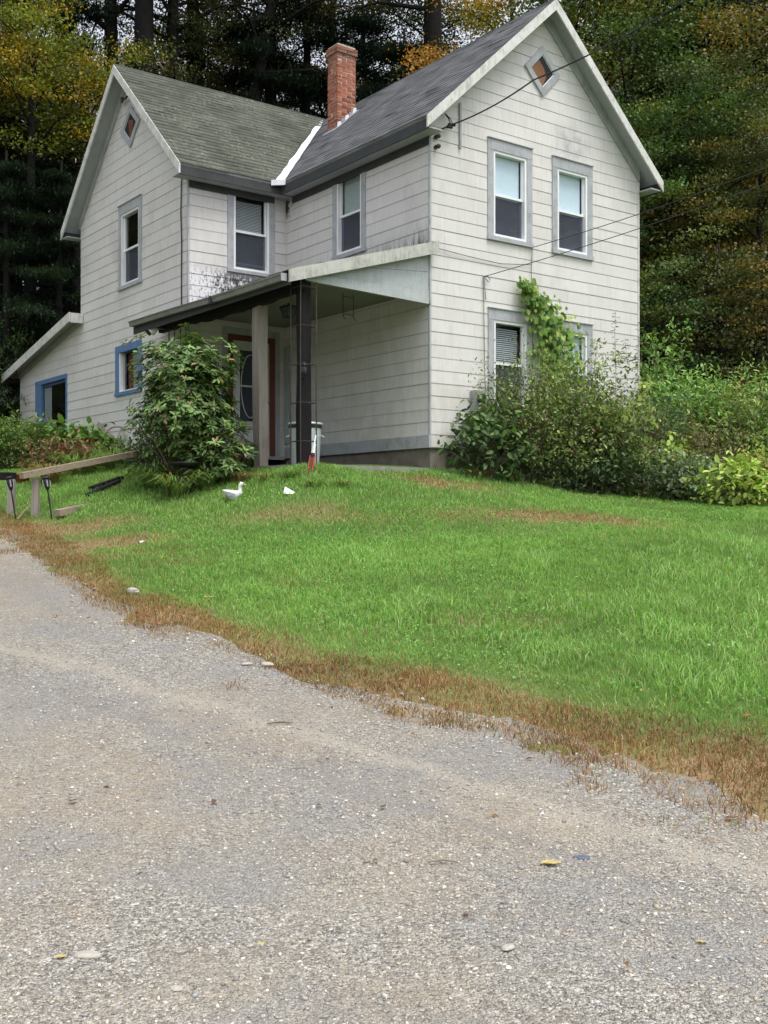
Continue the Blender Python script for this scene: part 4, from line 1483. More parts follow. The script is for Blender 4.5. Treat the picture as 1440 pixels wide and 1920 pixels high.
def weed(name, label, base, h, pal, n=60, leaf=(0.10, 0.3), lean=(0, 0), cat='weed', group=None, seed=1, r0=0.006, top=None, branch=0):
    """One tall stem with drooping leaves in pairs, optionally a coloured plume."""
    r = np.random.default_rng(seed)
    t = thing(name, label, cat, base, 0, group)
    zz = np.linspace(0, h, 8)
    pts = [(lean[0] * (z / h) ** 1.6 + r.normal() * .01, lean[1] * (z / h) ** 1.6 + r.normal() * .01, z - (0.05 if z == 0 else 0)) for z in zz]
    st_ = MB().tube(pts, list(np.linspace(r0, 0.002, 8)), 5)
    st_.build('stem', M['greenstem'], t)
    k = r.uniform(0.12, 1.0, n) ** 0.8
    P = np.array(pts)
    pos = np.stack([np.interp(k * h, zz, P[:, i]) for i in range(3)], 1)
    a = r.uniform(0, 6.28, n)
    ax = np.stack([np.cos(a), np.sin(a), r.uniform(-0.35, 0.4, n)], 1)
    if branch:
        pos = pos + ax * np.array([1, 1, .6]) * r.uniform(0, branch, (n, 1)) * (1.1 - k)[:, None]
    nr = np.tile([0, 0, 1.0], (n, 1)) + r.normal(size=(n, 3)) * .3
    L = leaf[0] * (1.25 - 0.75 * k) * r.uniform(.8, 1.2, n)
    col = palette(n, pal, .2, r)
    if top:
        col = np.where((k > top[0])[:, None], palette(n, top[1], .25, r), col)
    v, f, cl = leaves(pos, ax, nr, L, L * leaf[1], col, .1)
    link('foliage', np_mesh('foliage', v, f, M['leaf'], cl), t)['kind'] = 'stuff'
    return t


def blades(x, y, z, h, wd, lean, col, seg=2):
    """Grass blades as bent triangles: 5 verts, 3 tris each."""
    n = len(x)
    a = rng.uniform(0, 2 * np.pi, n)
    b = rng.uniform(0, 2 * np.pi, n)
    base = np.stack([x, y, z], 1)
    sd = np.stack([np.cos(a), np.sin(a), np.zeros(n)], 1) * (wd / 2)[:, None]
    ln = np.stack([np.cos(b), np.sin(b), np.zeros(n)], 1) * (lean * h)[:, None]
    up = np.array([0, 0, 1.0]) * h[:, None]
    mid = base + up * 0.58 + ln * 0.32
    tip = base + up * (1 - 0.25 * np.minimum(lean, 1.4))[:, None] + ln
    v = np.stack([base - sd, base + sd, mid - sd * .8, mid + sd * .8, tip], 1).reshape(-1, 3)
    o = np.arange(n)[:, None] * 5
    f = np.concatenate([o + np.array([0, 1, 3]), o + np.array([0, 3, 2]), o + np.array([2, 3, 4])], 0)
    cc = np.stack([col * .65, col * .65, col, col, col * 1.12], 1).reshape(-1, 3)
    return v, f, cc


# ------------------------------------------------------------------ lawn
def scatter(n, x0, x1, y0, y1):
    return rng.uniform(x0, x1, n), rng.uniform(y0, y1, n)


def zsurf(x, y):
    z = gz(x, y)
    return z + (vnoise(x, y, 1, 3, 1.2) - 0.5) * 0.07 + (vnoise(x, y, 2, 2, 5.0) - 0.5) * 0.025


xs_, ys_ = [], []
for (n, a, b, c, d) in ((190000, -7.5, 8.5, 4.2, 9.5), (165000, -8, 9, 9.5, 13), (165000, -9, 10.5, 13, 19)):
    x, y = scatter(n, a, b, c, d)
    k = np.abs(x) < y * 0.48 + 2.0
    xs_.append(x[k])
    ys_.append(y[k])
gx, gy = np.concatenate(xs_), np.concatenate(ys_)
green = (gy - yr(gx)) + (vnoise(gx, gy, 11, 4, 1.7) - 0.5) * 0.8
keep = (gy > yg(gx) + 0.05) & ~in_house(gx, gy, 0.02)
brownp = np.zeros(len(gx))
for (cx, cy, rx, ry, a) in PATCH:
    d = np.sqrt(((gx - cx) / rx) ** 2 + ((gy - cy) / ry) ** 2) + (vnoise(gx, gy, 13, 4, 2.5) - .5) * 0.9
    brownp = np.maximum(brownp, a * np.clip(1.5 - d * 1.1, 0, 1))
isgreen = rng.random(len(gx)) < 0.04 + 0.96 / (1 + np.exp(-green * 6.5))
thin = rng.random(len(gx)) < brownp
keep &= isgreen
x, y, bp = gx[keep], gy[keep], thin[keep]
n = len(x)
pn = vnoise(x, y, 21, 4, 0.9)
pn2 = vnoise(x, y, 22, 3, 3.5)
h = (0.030 + 0.055 * pn ** 1.3 + 0.02 * rng.random(n)) * np.clip(0.72 + (y - yr(x)) * 0.4, 0.72, 1.15)
TUFT = [(1.67, 11.5, .28), (0.45, 10.1, .3), (1.3, 8.3, .3), (2.4, 9.0, .45), (2.9, 10.0, .6), (3.3, 11.5, .7), (1.9, 9.6, .4), (0.2, 9.6, .25), (2.2, 7.7, .4), (3.4, 9.0, .5), (0.9, 9.0, .3), (2.9, 8.0, .5), (4.3, 12.5, .7), (-.2, 12.3, .4)]
tf = np.zeros(n)
for cx, cy, rr in TUFT:
    tf = np.maximum(tf, np.clip(1.25 - np.hypot(x - cx, (y - cy) * 0.8) / rr, 0, 1))
tuft = rng.random(n) < tf * 0.75
h = np.where(tuft, h * rng.uniform(1.2, 2.2, n), h)
h = np.where(bp, h * 0.7, h)
wd = 0.0045 + 0.0028 * rng.random(n) + np.where(tuft, .0015, 0) + (y - 6) * 0.00028
lean = np.abs(rng.normal(0.55, 0.35, n))
c1 = palette(n, [((0.21, 0.405, 0.09), 4), ((0.275, 0.48, 0.12), 4), ((0.145, 0.30, 0.062), 2.5), ((0.37, 0.52, 0.17), 2.4), ((0.46, 0.40, 0.18), .7)], .25)
c2 = palette(n, [((0.27, 0.46, 0.12), 3), ((0.43, 0.58, 0.24), 2), ((0.20, 0.39, 0.075), 2.5)], .25)
c3 = palette(n, [((0.30, 0.20, 0.085), 3), ((0.36, 0.26, 0.12), 2), ((0.22, 0.24, 0.065), 2.5)], .3)
col = np.where(tuft[:, None], c2, c1)
col = col * (0.80 + 0.40 * pn2)[:, None] * (0.72 + 0.50 * vnoise(x, y, 30, 3, .8))[:, None]
ye = np.clip(1 - (y - yr(x)) / 0.9, 0, 1) * 0.5 * rng.random(n)
col = col * (1 - ye[:, None]) + np.array([0.34, 0.35, 0.10]) * ye[:, None]
col = np.where(bp[:, None], c3, col)
v, f, cc = blades(x, y, zsurf(x, y) - 0.008, h, wd, lean, col)
tag(link('lawn_grass', np_mesh('lawn_grass', v, f, M['grass'], cc)), 'bright green rough lawn grass on the slope below the house', 'grass', kind='stuff')

# broad clover leaves among the grass
n = 34000
x, y = scatter(n, -5, 6, 7, 18)
k = (np.abs(x) < y * .4 + .5) & (y > yr(x) + .25) & ~in_house(x, y, .05) & (vnoise(x, y, 41, 4, 1.1) > .5)
x, y = x[k], y[k]
n = len(x)
pos = np.stack([x, y, zsurf(x, y) + rng.uniform(.02, .055, n)], 1)
v, f, cc = leaves(pos, rng.normal(size=(n, 3)) * [1, 1, .2], np.array([0, 0, 1.]) + rng.normal(size=(n, 3)) * .3, rng.uniform(.02, .038, n), rng.uniform(.016, .028, n), palette(n, [((.19, .42, .10), 3), ((.27, .52, .16), 1), ((.12, .30, .06), 2)]), .1, 'rhomb')
tag(link('clover', np_mesh('clover', v, f, M['grass'], cc)), 'small clover and weed leaves scattered through the lawn', 'clover', kind='stuff')

# scorched brown strip along the verge
n = 520000
x, y = scatter(n, -6.5, 5.0, 4.4, 15.5)
band = np.minimum(y - yg(x) + 0.03, yr(x) - y + 0.18) + (vnoise(x, y, 15, 4, 2.6) - .5) * 0.75
band = np.where(x < -1.0, band - .06, band)
k = (np.abs(x) < y * .48 + 2.0) & (rng.random(n) < 1 / (1 + np.exp(-band * 20))) & (y > yg(x) - .75)
isl = (vnoise(x, y, 18, 3, 2.2) > .70) & (y > yg(x) - .9) & (y < yg(x)) & (rng.random(n) < .35)
k |= isl & (np.abs(x) < y * .48 + 2.0)
k &= rng.random(n) < np.clip(-0.75 + vnoise(x, y, 16, 4, 2.6) * 2.9, 0.50, 1)
x, y = x[k], y[k]
n = len(x)
nz = vnoise(x, y, 17, 3, 1.3)
col = palette(n, [((0.31, 0.165, 0.075), 4), ((0.41, 0.245, 0.12), 4), ((0.20, 0.10, 0.048), 3.5), ((0.54, 0.40, 0.25), 1.6), ((0.24, 0.30, 0.09), 1.6)], .28) * (0.62 + .75 * nz)[:, None]
h = 0.028 + 0.04 * rng.random(n) * (0.6 + nz)
v, f, cc = blades(x, y, zsurf(x, y) - .004, h, 0.0042 + .003 * rng.random(n), np.abs(rng.normal(.8, .45, n)), col)
tag(link('dead_grass', np_mesh('dead_grass', v, f, M['grass'], cc)), 'scorched brown grass strip between the gravel drive and the lawn', 'grass', kind='stuff')

# dry stalks standing above the grass
n = 3600
x, y = scatter(n, -5, 6.5, 6.5, 18)
k = (np.abs(x) < y * .4 + .5) & (y > yr(x) + .1) & ~in_house(x, y, .05) & (vnoise(x, y, 43, 3, .8) > .42)
x, y = x[k], y[k]
n = len(x)
v, f, cc = blades(x, y, zsurf(x, y), rng.uniform(.09, .19, n), np.full(n, .0042), np.abs(rng.normal(.5, .3, n)), palette(n, [((.42, .42, .20), 2), ((.30, .42, .16), 2), ((.45, .36, .20), 1)]))
tag(link('seed_stalks', np_mesh('seed_stalks', v, f, M['grass'], cc)), 'pale seed stalks standing above the lawn', 'grass', kind='stuff')
# small autumn leaf litter on lawn and drive
n = 420
x, y = scatter(n, -6, 6, 3.3, 17)
k = (np.abs(x) < y * .4 + .4) & ~in_house(x, y, .1) & (rng.random(n) < np.where(y > yg(x), .8, .45))
x, y = x[k], y[k]
n = len(x)
pos = np.stack([x, y, zsurf(x, y) + np.where(y > yr(x), .05, .016)], 1)
L = rng.uniform(.02, .05, n)
v, f, cc = leaves(pos, rng.normal(size=(n, 3)) * [1, 1, .15], np.array([0, 0, 1.]) + rng.normal(size=(n, 3)) * .35, L, L * .6, palette(n, [((.36, .28, .09), 2), ((.22, .12, .05), 3), ((.14, .07, .035), 3), ((.45, .40, .20), 1)]), .25)
tag(link('leaf_litter', np_mesh('leaf_litter', v, f, M['leaf'], cc)), 'small dry autumn leaves scattered over lawn and drive', 'leaves', kind='stuff')

# loose gravel
def stones(name, label, n, x0, x1, y0, y1, smin, smax, cond):
    x, y = scatter(n, x0, x1, y0, y1)
    k = cond(x, y) & (np.abs(x) < y * .48 + 1.2)
    x, y = x[k], y[k]
    n = len(x)
    s = smin + (smax - smin) * rng.random(n) ** 3.2
    z = gz(x, y) + 0.004 + (vnoise(x, y, 3, 3, .9) - .5) * .03
    D = np.array([(1, 0, 0), (0, 1, 0), (-1, 0, 0), (0, -1, 0), (0, 0, 1), (0, 0, -1)], float)
    V = D[None] * (1 + rng.uniform(-.45, .40, (n, 6, 1))) + rng.normal(size=(n, 6, 3)) * .22
    a = rng.uniform(0, 6.28, n)
    ca, sa = np.cos(a)[:, None], np.sin(a)[:, None]
    vx = (V[:, :, 0] * 1.15) * ca - V[:, :, 1] * .8 * sa
    vy = (V[:, :, 0] * 1.15) * sa + V[:, :, 1] * .8 * ca
    vz = V[:, :, 2] * .55
    P = np.stack([vx * s[:, None] + x[:, None], vy * s[:, None] + y[:, None], vz * s[:, None] + (z + s * .12)[:, None]], 2).reshape(-1, 3)
    F = np.array([(0, 1, 4), (1, 2, 4), (2, 3, 4), (3, 0, 4), (1, 0, 5), (2, 1, 5), (3, 2, 5), (0, 3, 5)])
    f = (np.arange(n)[:, None, None] * 6 + F[None]).reshape(-1, 3)
    col = palette(n, [((.36, .345, .31), 4), ((.48, .455, .405), 3), ((.27, .255, .24), 3), ((.32, .32, .33), 1.2), ((.60, .56, .49), 1.3), ((.44, .36, .26), 1.2), ((.70, .67, .61), .25)], .2)
    tag(link(name, np_mesh(name, P, f, M['stone'], np.repeat(col, 6, 0))), label, 'gravel', kind='stuff')


stones('fine_gravel', 'fine loose gravel over the foreground drive', 80000, -3.4, 3.4, 3.0, 8.0, .003, .011, lambda x, y: (y < yg(x) + .05))
stones('verge_gravel', 'pale gravel spilled along the edge of the scorched grass', 26000, -6.0, 3.4, 4.8, 14.8, .005, .020, lambda x, y: (y < yg(x) + .45) & (y > yg(x) - .5) & (vnoise(x, y, 52, 4, 2.5) > .42))
stones('coarse_gravel', 'coarser pale gravel lying in drifts on the drive', 34000, -6.0, 3.4, 3.0, 14.5, .005, .017, lambda x, y: (y < yg(x) + .1) & (vnoise(x, y, 51, 4, 1.2) > .46 + .10 * rng.random(len(x))))

# ------------------------------------------------------------------ plants near the house
RHODO = [((.075, .145, .035), 4), ((.115, .20, .05), 4), ((.17, .26, .075), 2.4), ((.25, .31, .10), .6), ((.27, .17, .07), .5)]
b = at(345, 890, 16.1)
rh = shrub('rhododendron', 'large rounded rhododendron with whorled leaves beside the porch', (b.x, b.y, g1(b.x, b.y)), (.76, .66, 2.36), 1150, 9, (.105, .42), RHODO, whorl=True, mat_='glossleaf', stems=16, hollow=.35, seed=5, lean=(.06, 0), low=.10)
DARKG = [((.035, .07, .025), 4), ((.06, .10, .035), 3), ((.10, .14, .05), 1)]
b = at(395, 905, 16.0)
shrub('rhododendron_shoot', 'low leafy rhododendron shoots at the foot of the grey post', (b.x + .25, b.y, g1(b.x + .25, b.y)), (.42, .35, .75), 120, 9, (.12, .34), RHODO, whorl=True, mat_='glossleaf', stems=6, seed=6)

# shrubs under the front gable
def hb_at(u, v):
    x, y = hw(u, v)
    return (x, y, g1(x, y))


OLIVE = [((.16, .23, .07), 4), ((.22, .29, .09), 3), ((.11, .17, .05), 3), ((.34, .40, .13), 1.8), ((.21, .14, .09), .9)]
GREEN = [((.13, .24, .06), 4), ((.18, .30, .085), 3), ((.09, .17, .045), 2.5), ((.27, .36, .11), 1)]
LIME = [((.27, .37, .08), 3), ((.33, .42, .11), 2), ((.19, .30, .06), 2), ((.44, .45, .12), .7)]
GREYG = [((.16, .21, .12), 3), ((.11, .165, .085), 3), ((.24, .28, .17), 1.5)]
GOLD = [((.30, .33, .085), 3), ((.20, .29, .07), 3), ((.38, .32, .10), 1.5)]
MIX = [((.14, .235, .07), 3), ((.20, .28, .08), 3), ((.28, .32, .11), 1.5), ((.28, .20, .10), .8), ((.10, .165, .05), 2)]
shrub('leafy_shrub', 'dark broad-leaved shrub hugging the corner of the front wall', hb_at(.72, -.55), (.55, .40, 1.15), 130, 7, (.14, .55), [((.07, .135, .04), 4), ((.10, .18, .055), 3), ((.16, .24, .08), 1)], mat_='glossleaf', spread=.12, seed=11)
shrub('twiggy_shrub', 'big tangled olive and brown shrub in front of the lower windows', hb_at(2.35, -.95), (1.28, .72, 1.92), 820, 16, (.075, .5), OLIVE, spread=.10, stems=30, seed=12, hollow=.25)
shrub('twiggy_shrub', 'loose brownish shrub leaning below the first lower window', hb_at(1.45, -.75), (.70, .5, 1.9), 300, 14, (.06, .5), OLIVE, spread=.15, stems=18, seed=13, lean=(-.15, 0), hollow=.4)
shrub('twiggy_shrub', 'sparse grey-leaved shrub at the right end of the front wall', hb_at(3.95, -.85), (.95, .62, 1.6), 460, 13, (.055, .5), [((.14, .18, .09), 3), ((.10, .135, .06), 3), ((.18, .15, .10), 2)], spread=.15, stems=24, seed=14, hollow=.3)
shrub('leafy_shrub', 'dark green undergrowth beneath the tangled shrub', hb_at(2.3, -1.35), (1.25, .35, .55), 260, 10, (.075, .6), DARKG, spread=.10, seed=15)
shrub('leafy_shrub', 'dull green low undergrowth at the right-hand wall foot', hb_at(4.3, -1.2), (.9, .4, .55), 200, 10, (.06, .6), OLIVE, spread=.10, seed=16)


def vine(name, label, path, wdt, n, leaf, pal, seed):
    r = np.random.default_rng(seed)
    P = np.array(path, float)
    x0, y0 = hw(P[0][0], -.08)
    t = thing(name, label, 'vine', (x0, y0, g1(x0, y0)), 0)
    Wp = np.array([[*hw(u, -.08 - .05 * (i == 0)), z] for i, (u, z) in enumerate(P[:, :2])]) - np.array([x0, y0, g1(x0, y0)])
    Wp[0, 2] = -0.03
    MB().tube([tuple(p) for p in Wp], list(np.linspace(.018, .004, len(Wp))), 6).build('stem', M['stem'], t)
    k = r.uniform(0.08, 1, n)
    tt_ = np.linspace(0, 1, len(Wp))
    pos = np.stack([np.interp(k, tt_, Wp[:, i]) for i in range(3)], 1)
    ww = np.interp(k, tt_, wdt)[:, None]
    uu = np.array([*HU, 0.0])
    vv = np.array([*-HV, 0.0])
    pos = pos + uu * r.normal(size=(n, 1)) * ww + vv * np.abs(r.normal(size=(n, 1))) * .10 + np.array([0, 0, 1.]) * r.normal(size=(n, 1)) * ww * .6
    ax = np.array([0, 0, -1.0]) + uu * r.normal(size=(n, 1)) * .7 + vv * r.uniform(0, .6, (n, 1))
    nr = vv + np.array([0, 0, .6]) + r.normal(size=(n, 3)) * .35
    L = leaf * r.uniform(.55, 1.2, n)
    v_, f_, c_ = leaves(pos, ax, nr, L, L * .95, palette(n, pal, .22, r), .1)
    link('foliage', np_mesh('foliage', v_, f_, M['leaf'], c_), t)['kind'] = 'stuff'


vine('grapevine', 'bright green grapevine climbing between the lower windows up the front wall', [(3.1, 2.1), (2.95, 3.2), (2.75, 4.2), (2.66, 4.6), (2.52, 4.9), (2.15, 5.25), (1.90, 5.5)], [.38, .42, .32, .28, .22, .12, .06], 1150, .105, [((.10, .20, .04), 3), ((.17, .30, .055), 3), ((.25, .36, .08), 2.5), ((.40, .46, .13), 1.2)], 21)
vine('grapevine', 'pale vine leaves trailing over the middle of the tangled shrub', [(3.0, 2.2), (3.0, 2.7), (3.1, 3.2), (3.2, 3.6)], [.45, .5, .6, .5], 0 + 70, .13, LIME, 22)
for o in list(COL.objects):
    if o.get('label', '').startswith('pale vine leaves'):
        o.location.x += -HV[0] * 1.35
        o.location.y += -HV[1] * 1.35
vine('corner_vine', 'yellow-green creeper on the right end of the front wall', [(5.05, 2.1), (5.08, 2.9), (5.05, 3.6), (5.0, 4.0)], [.14, .16, .12, .08], 170, .10, LIME, 23)
PURP = [((.08, .115, .06), 3), ((.12, .15, .08), 2), ((.13, .10, .08), 1)]
for i, (u, v, hh, lb, pl) in enumerate([(3.85, -.45, 3.15, 'tall dark-leaved weed stem beside the right lower window', PURP), (4.15, -.55, 2.7, 'slim weed stem right of the tallest stem by the wall', PURP),
                                        (4.50, -.45, 3.05, 'second tall weed stem near the wall corner, leaves in pairs', PURP), (3.45, -.4, 2.6, 'leafy weed stem overlapping the right lower window', GREEN), (4.75, -.6, 2.0, 'short leafy weed stem nearest the wall corner', GREEN)]):
    weed('tall_weed', lb, hb_at(u, v), hh, pl, 90, (.16, .24), (random.uniform(-.12, .12), 0), seed=31 + i, group='tall weeds by the front wall')

# wild growth to the right of the house
RW = [('wild_shrub', 'tall leafy shrub against the back right corner of the house', 1235, 900, 20.6, (.75, .7, 2.9), 330, 14, (.085, .4), GREEN),
      ('wild_shrub', 'dense mid-green weed mass in the middle of the right-hand thicket', 1300, 915, 19.6, (.95, .8, 2.25), 560, 13, (.085, .36), [((.16, .29, .08), 4), ((.22, .35, .11), 3), ((.11, .20, .06), 2), ((.3, .3, .1), .6)]),
      ('wild_shrub', 'blue-green bushy weed left of the rusty plume', 1228, 915, 19.3, (.55, .5, 1.75), 300, 12, (.075, .38), [((.12, .23, .12), 3), ((.09, .17, .085), 3), ((.17, .29, .14), 1.5)]),
      ('wild_shrub', 'yellow-green feathery bush at the right edge of the thicket', 1385, 920, 19.0, (.85, .7, 2.0), 460, 13, (.08, .36), MIX),
      ('wild_shrub', 'tall green saplings at the far right edge of the picture', 1450, 900, 20.5, (.9, .8, 2.4), 380, 13, (.075, .38), GREEN),
      ('wild_shrub', 'grey-green rounded shrub at the lawn edge below the thicket', 1282, 938, 17.6, (.50, .42, .72), 210, 12, (.065, .55), GREYG),
      ('wild_shrub', 'brown seedy bush between wall end and thicket', 1215, 925, 18.6, (.45, .4, 1.0), 230, 12, (.04, .5), [((.13, .095, .055), 3), ((.09, .10, .045), 3), ((.16, .13, .08), 1.5)]),
      ('wild_shrub', 'lime green broad-leaved plant spilling onto the lawn at right', 1385, 948, 17.2, (.62, .42, .68), 130, 8, (.16, .55), LIME),
      ('wild_shrub', 'low green and gold weeds along the lawn edge at far right', 1440, 950, 17.5, (.6, .4, .95), 240, 12, (.06, .42), GOLD),
      ('wild_shrub', 'small lime leaved clump at the foot of the thicket', 1262, 915, 18.3, (.4, .35, .95), 110, 9, (.09, .5), LIME),
      ('wild_shrub', 'tawny meadow weeds right of the rusty plume', 1340, 925, 18.4, (.6, .5, 1.25), 300, 12, (.045, .4), [((.20, .15, .08), 2), ((.15, .18, .06), 3), ((.24, .18, .12), 1)])]
for i, (nm, lb, px_, py_, d, size, nc, per, lf, pl) in enumerate(RW):
    p = at(px_, py_, d)
    pl = [(tuple(q * 1.25 for q in c_), w_) for c_, w_ in pl]
    shrub(nm, lb, (p.x, p.y, g1(p.x, p.y)), size, int(nc * .62), int(per * 1.25), (min(lf[0] * 1.35, .13), lf[1] * 1.1), pl, spread=.12, stems=14, seed=50 + i, hollow=.3)
for i, (px_, d, hh, lb, pl, tp, br) in enumerate([
        (1292, 18.3, 1.62, 'rusty red plumed weed standing in the thicket', [((.25, .10, .06), 3), ((.32, .16, .10), 2)], None, .16),
        (1398, 19.2, 2.35, 'weed with pinkish top at the right of the thicket', [((.08, .12, .045), 2), ((.12, .07, .05), 1)], (.72, [((.38, .14, .12), 2), ((.30, .18, .12), 1)]), .12),
        (1228, 20.0, 3.05, 'tallest leafy stem beside the house corner', GREEN, None, .05), (1252, 20.2, 2.7, 'second tall leafy stem beside the house corner', GREEN, None, .05),
        (1325, 20.0, 2.45, 'upright leafy stem rising above the thicket middle', LIME, None, .05), (1302, 20.0, 2.35, 'yellowish upright stem left of the thicket middle', LIME, None, .06),
        (1350, 20.0, 2.25, 'slender stem with light tip right of the thicket middle', LIME, None, .05), (1430, 19.0, 1.9, 'dark stem with white-edged leaves at far right', PURP, None, .05)]):
    p = at(px_, 900, d)
    weed('tall_weed', lb, (p.x, p.y, g1(p.x, p.y)), hh, pl, 170 if br > .1 else 90, (.13, .26) if br < .1 else (.07, .4), (random.uniform(-.1, .1), 0), seed=70 + i, top=tp, branch=br, group='tall weeds in the thicket')

# far-left bed
BED = [('garden_shrub', 'bright leafy bush at the left edge beside the blue-framed opening', 15, 905, 19.5, (.80, .6, .95), 300, 12, (.085, .45), [((.10, .18, .035), 3), ((.15, .22, .05), 3), ((.07, .12, .03), 2)]),
       ('garden_shrub', 'dark tall bush left of the lean-to wall', 0, 850, 27.5, (1.3, 1.0, 3.2), 420, 14, (.10, .5), [((.05, .10, .03), 3), ((.075, .14, .04), 2), ((.10, .17, .05), 1)]),
       ('hydrangea', 'broad-leaved hydrangea below the blue-framed opening', 140, 888, 20.0, (.62, .5, .70), 130, 7, (.17, .62), [((.12, .22, .05), 3), ((.16, .27, .07), 2), ((.08, .15, .04), 2)]),
       ('garden_shrub', 'russet-leaved perennial beneath the hydrangea', 112, 902, 18.6, (.65, .35, .55), 150, 9, (.09, .5), [((.22, .10, .055), 3), ((.15, .07, .045), 2), ((.12, .16, .05), 2)]),
       ('garden_shrub', 'green perennial in front of the wheel ornament', 205, 880, 20.3, (.5, .4, .36), 110, 8, (.11, .4), GREEN),
       ('garden_shrub', 'dark green low bush behind the birdbath', 300, 898, 17.2, (.55, .45, .75), 160, 9, (.09, .4), DARKG),
       ('garden_shrub', 'yellow-green weed by the blue frame', 62, 880, 22.0, (.35, .3, .75), 90, 9, (.08, .45), LIME)]
for i, (nm, lb, px_, py_, d, size, nc, per, lf, pl) in enumerate(BED):
    p = at(px_, py_, d)
    shrub(nm, lb, (p.x, p.y, g1(p.x, p.y)), size, nc, per, lf, pl, spread=.12, stems=12, seed=90 + i, hollow=.3)


def clump(name, label, p, n, L, pal, wd=.018, seed=1, drop=1.0):
    """Arching strap leaves from one crown."""
    r = np.random.default_rng(seed)
    t = thing(name, label, 'plant', (p[0], p[1], g1(p[0], p[1])))
    vs, fs, cs = [], [], []
    col = palette(n, pal, .25, r)
    for k in range(n):
        a = r.uniform(0, 6.28)
        l = L * r.uniform(.55, 1.15)
        d = np.array([math.cos(a), math.sin(a), 0])
        s = np.array([-d[1], d[0], 0])
        b = d * r.uniform(0, .10) + s * r.normal() * .05
        o = len(vs)
        for j in range(5):
            q = j / 4
            pt = b + d * l * .75 * q ** 1.2 + np.array([0, 0, l * (1.25 * q - .95 * drop * q * q) - (.03 if j == 0 else 0)])
            ww = wd * (1 - .85 * q) * .5
            vs += [pt - s * ww, pt + s * ww]
            cs += [col[k] * (.7 + .4 * q)] * 2
        fs += [(o + 2 * j, o + 2 * j + 1, o + 2 * j + 3, o + 2 * j + 2) for j in range(4)]
    link('leaf_blades', np_mesh('leaf_blades', np.array(vs), fs, M['grass'], np.array(cs)), t)['kind'] = 'stuff'
    return t


LILY = [((.15, .26, .065), 3), ((.20, .33, .09), 2), ((.33, .38, .15), 1), ((.36, .28, .12), .5)]
STRAW = [((.34, .25, .12), 3), ((.26, .21, .09), 2), ((.20, .25, .07), 1.5)]
for i, (px_, py_, n_, L_, pl, lb) in enumerate([
        (150, 905, 240, .85, LILY, 'arching daylily clump under the wooden rail'), (215, 905, 240, .85, LILY, 'daylily clump under the right half of the rail'), (95, 915, 120, .8, STRAW, 'straw-coloured daylily clump beside the rail post'),
        (330, 935, 170, .75, LILY, 'pale-edged daylily clump in front of the birdbath'), (385, 930, 160, .6, LILY, 'grassy clump between birdbath and goose ornament'), (285, 930, 180, .8, LILY, 'dark green strap-leaved clump left of the birdbath'),
        (455, 905, 140, .30, STRAW, 'tawny grass tussock behind the goose ornament'), (500, 915, 110, .26, STRAW + LILY, 'mixed grass tussock right of the goose ornament'), (590, 930, 70, .22, LILY, 'dark weedy clump behind the white card'), (640, 915, 110, .22, LILY, 'bright grass tuft below the corner post'), (545, 900, 120, .25, LILY, 'grass tuft in front of the trash can'),
        (900, 912, 110, .30, STRAW, 'straw tussock at the foot of the dark shrub'), (960, 918, 120, .28, STRAW + LILY, 'green and straw tussock below the tangled shrub'), (1030, 922, 120, .30, LILY, 'grass tussock below the shrub middle'), (1090, 925, 120, .28, STRAW, 'straw tussock right of the shrub middle'), (1150, 928, 120, .28, STRAW + LILY, 'grass tussock below the sparse grey shrub'), (1200, 932, 120, .30, STRAW, 'straw tussock at the corner of the thicket'), (1320, 942, 120, .30, LILY, 'grass tussock below the grey-green shrub')]):
    d_ = {150: 18.0, 215: 18.6, 95: 17.2, 330: 15.6, 385: 15.9, 285: 16.2, 455: 15.8, 500: 15.4, 590: 14.8, 640: 14.9, 545: 15.1}.get(px_, 16.9 + (px_ - 900) * .0022)
    p = at(px_, py_, d_)
    clump('grass_tussock' if 'tuss' in lb or 'tuft' in lb else 'daylily', lb, (p.x, p.y), n_, L_, pl, .012 if L_ < .32 else .02, 120 + i)

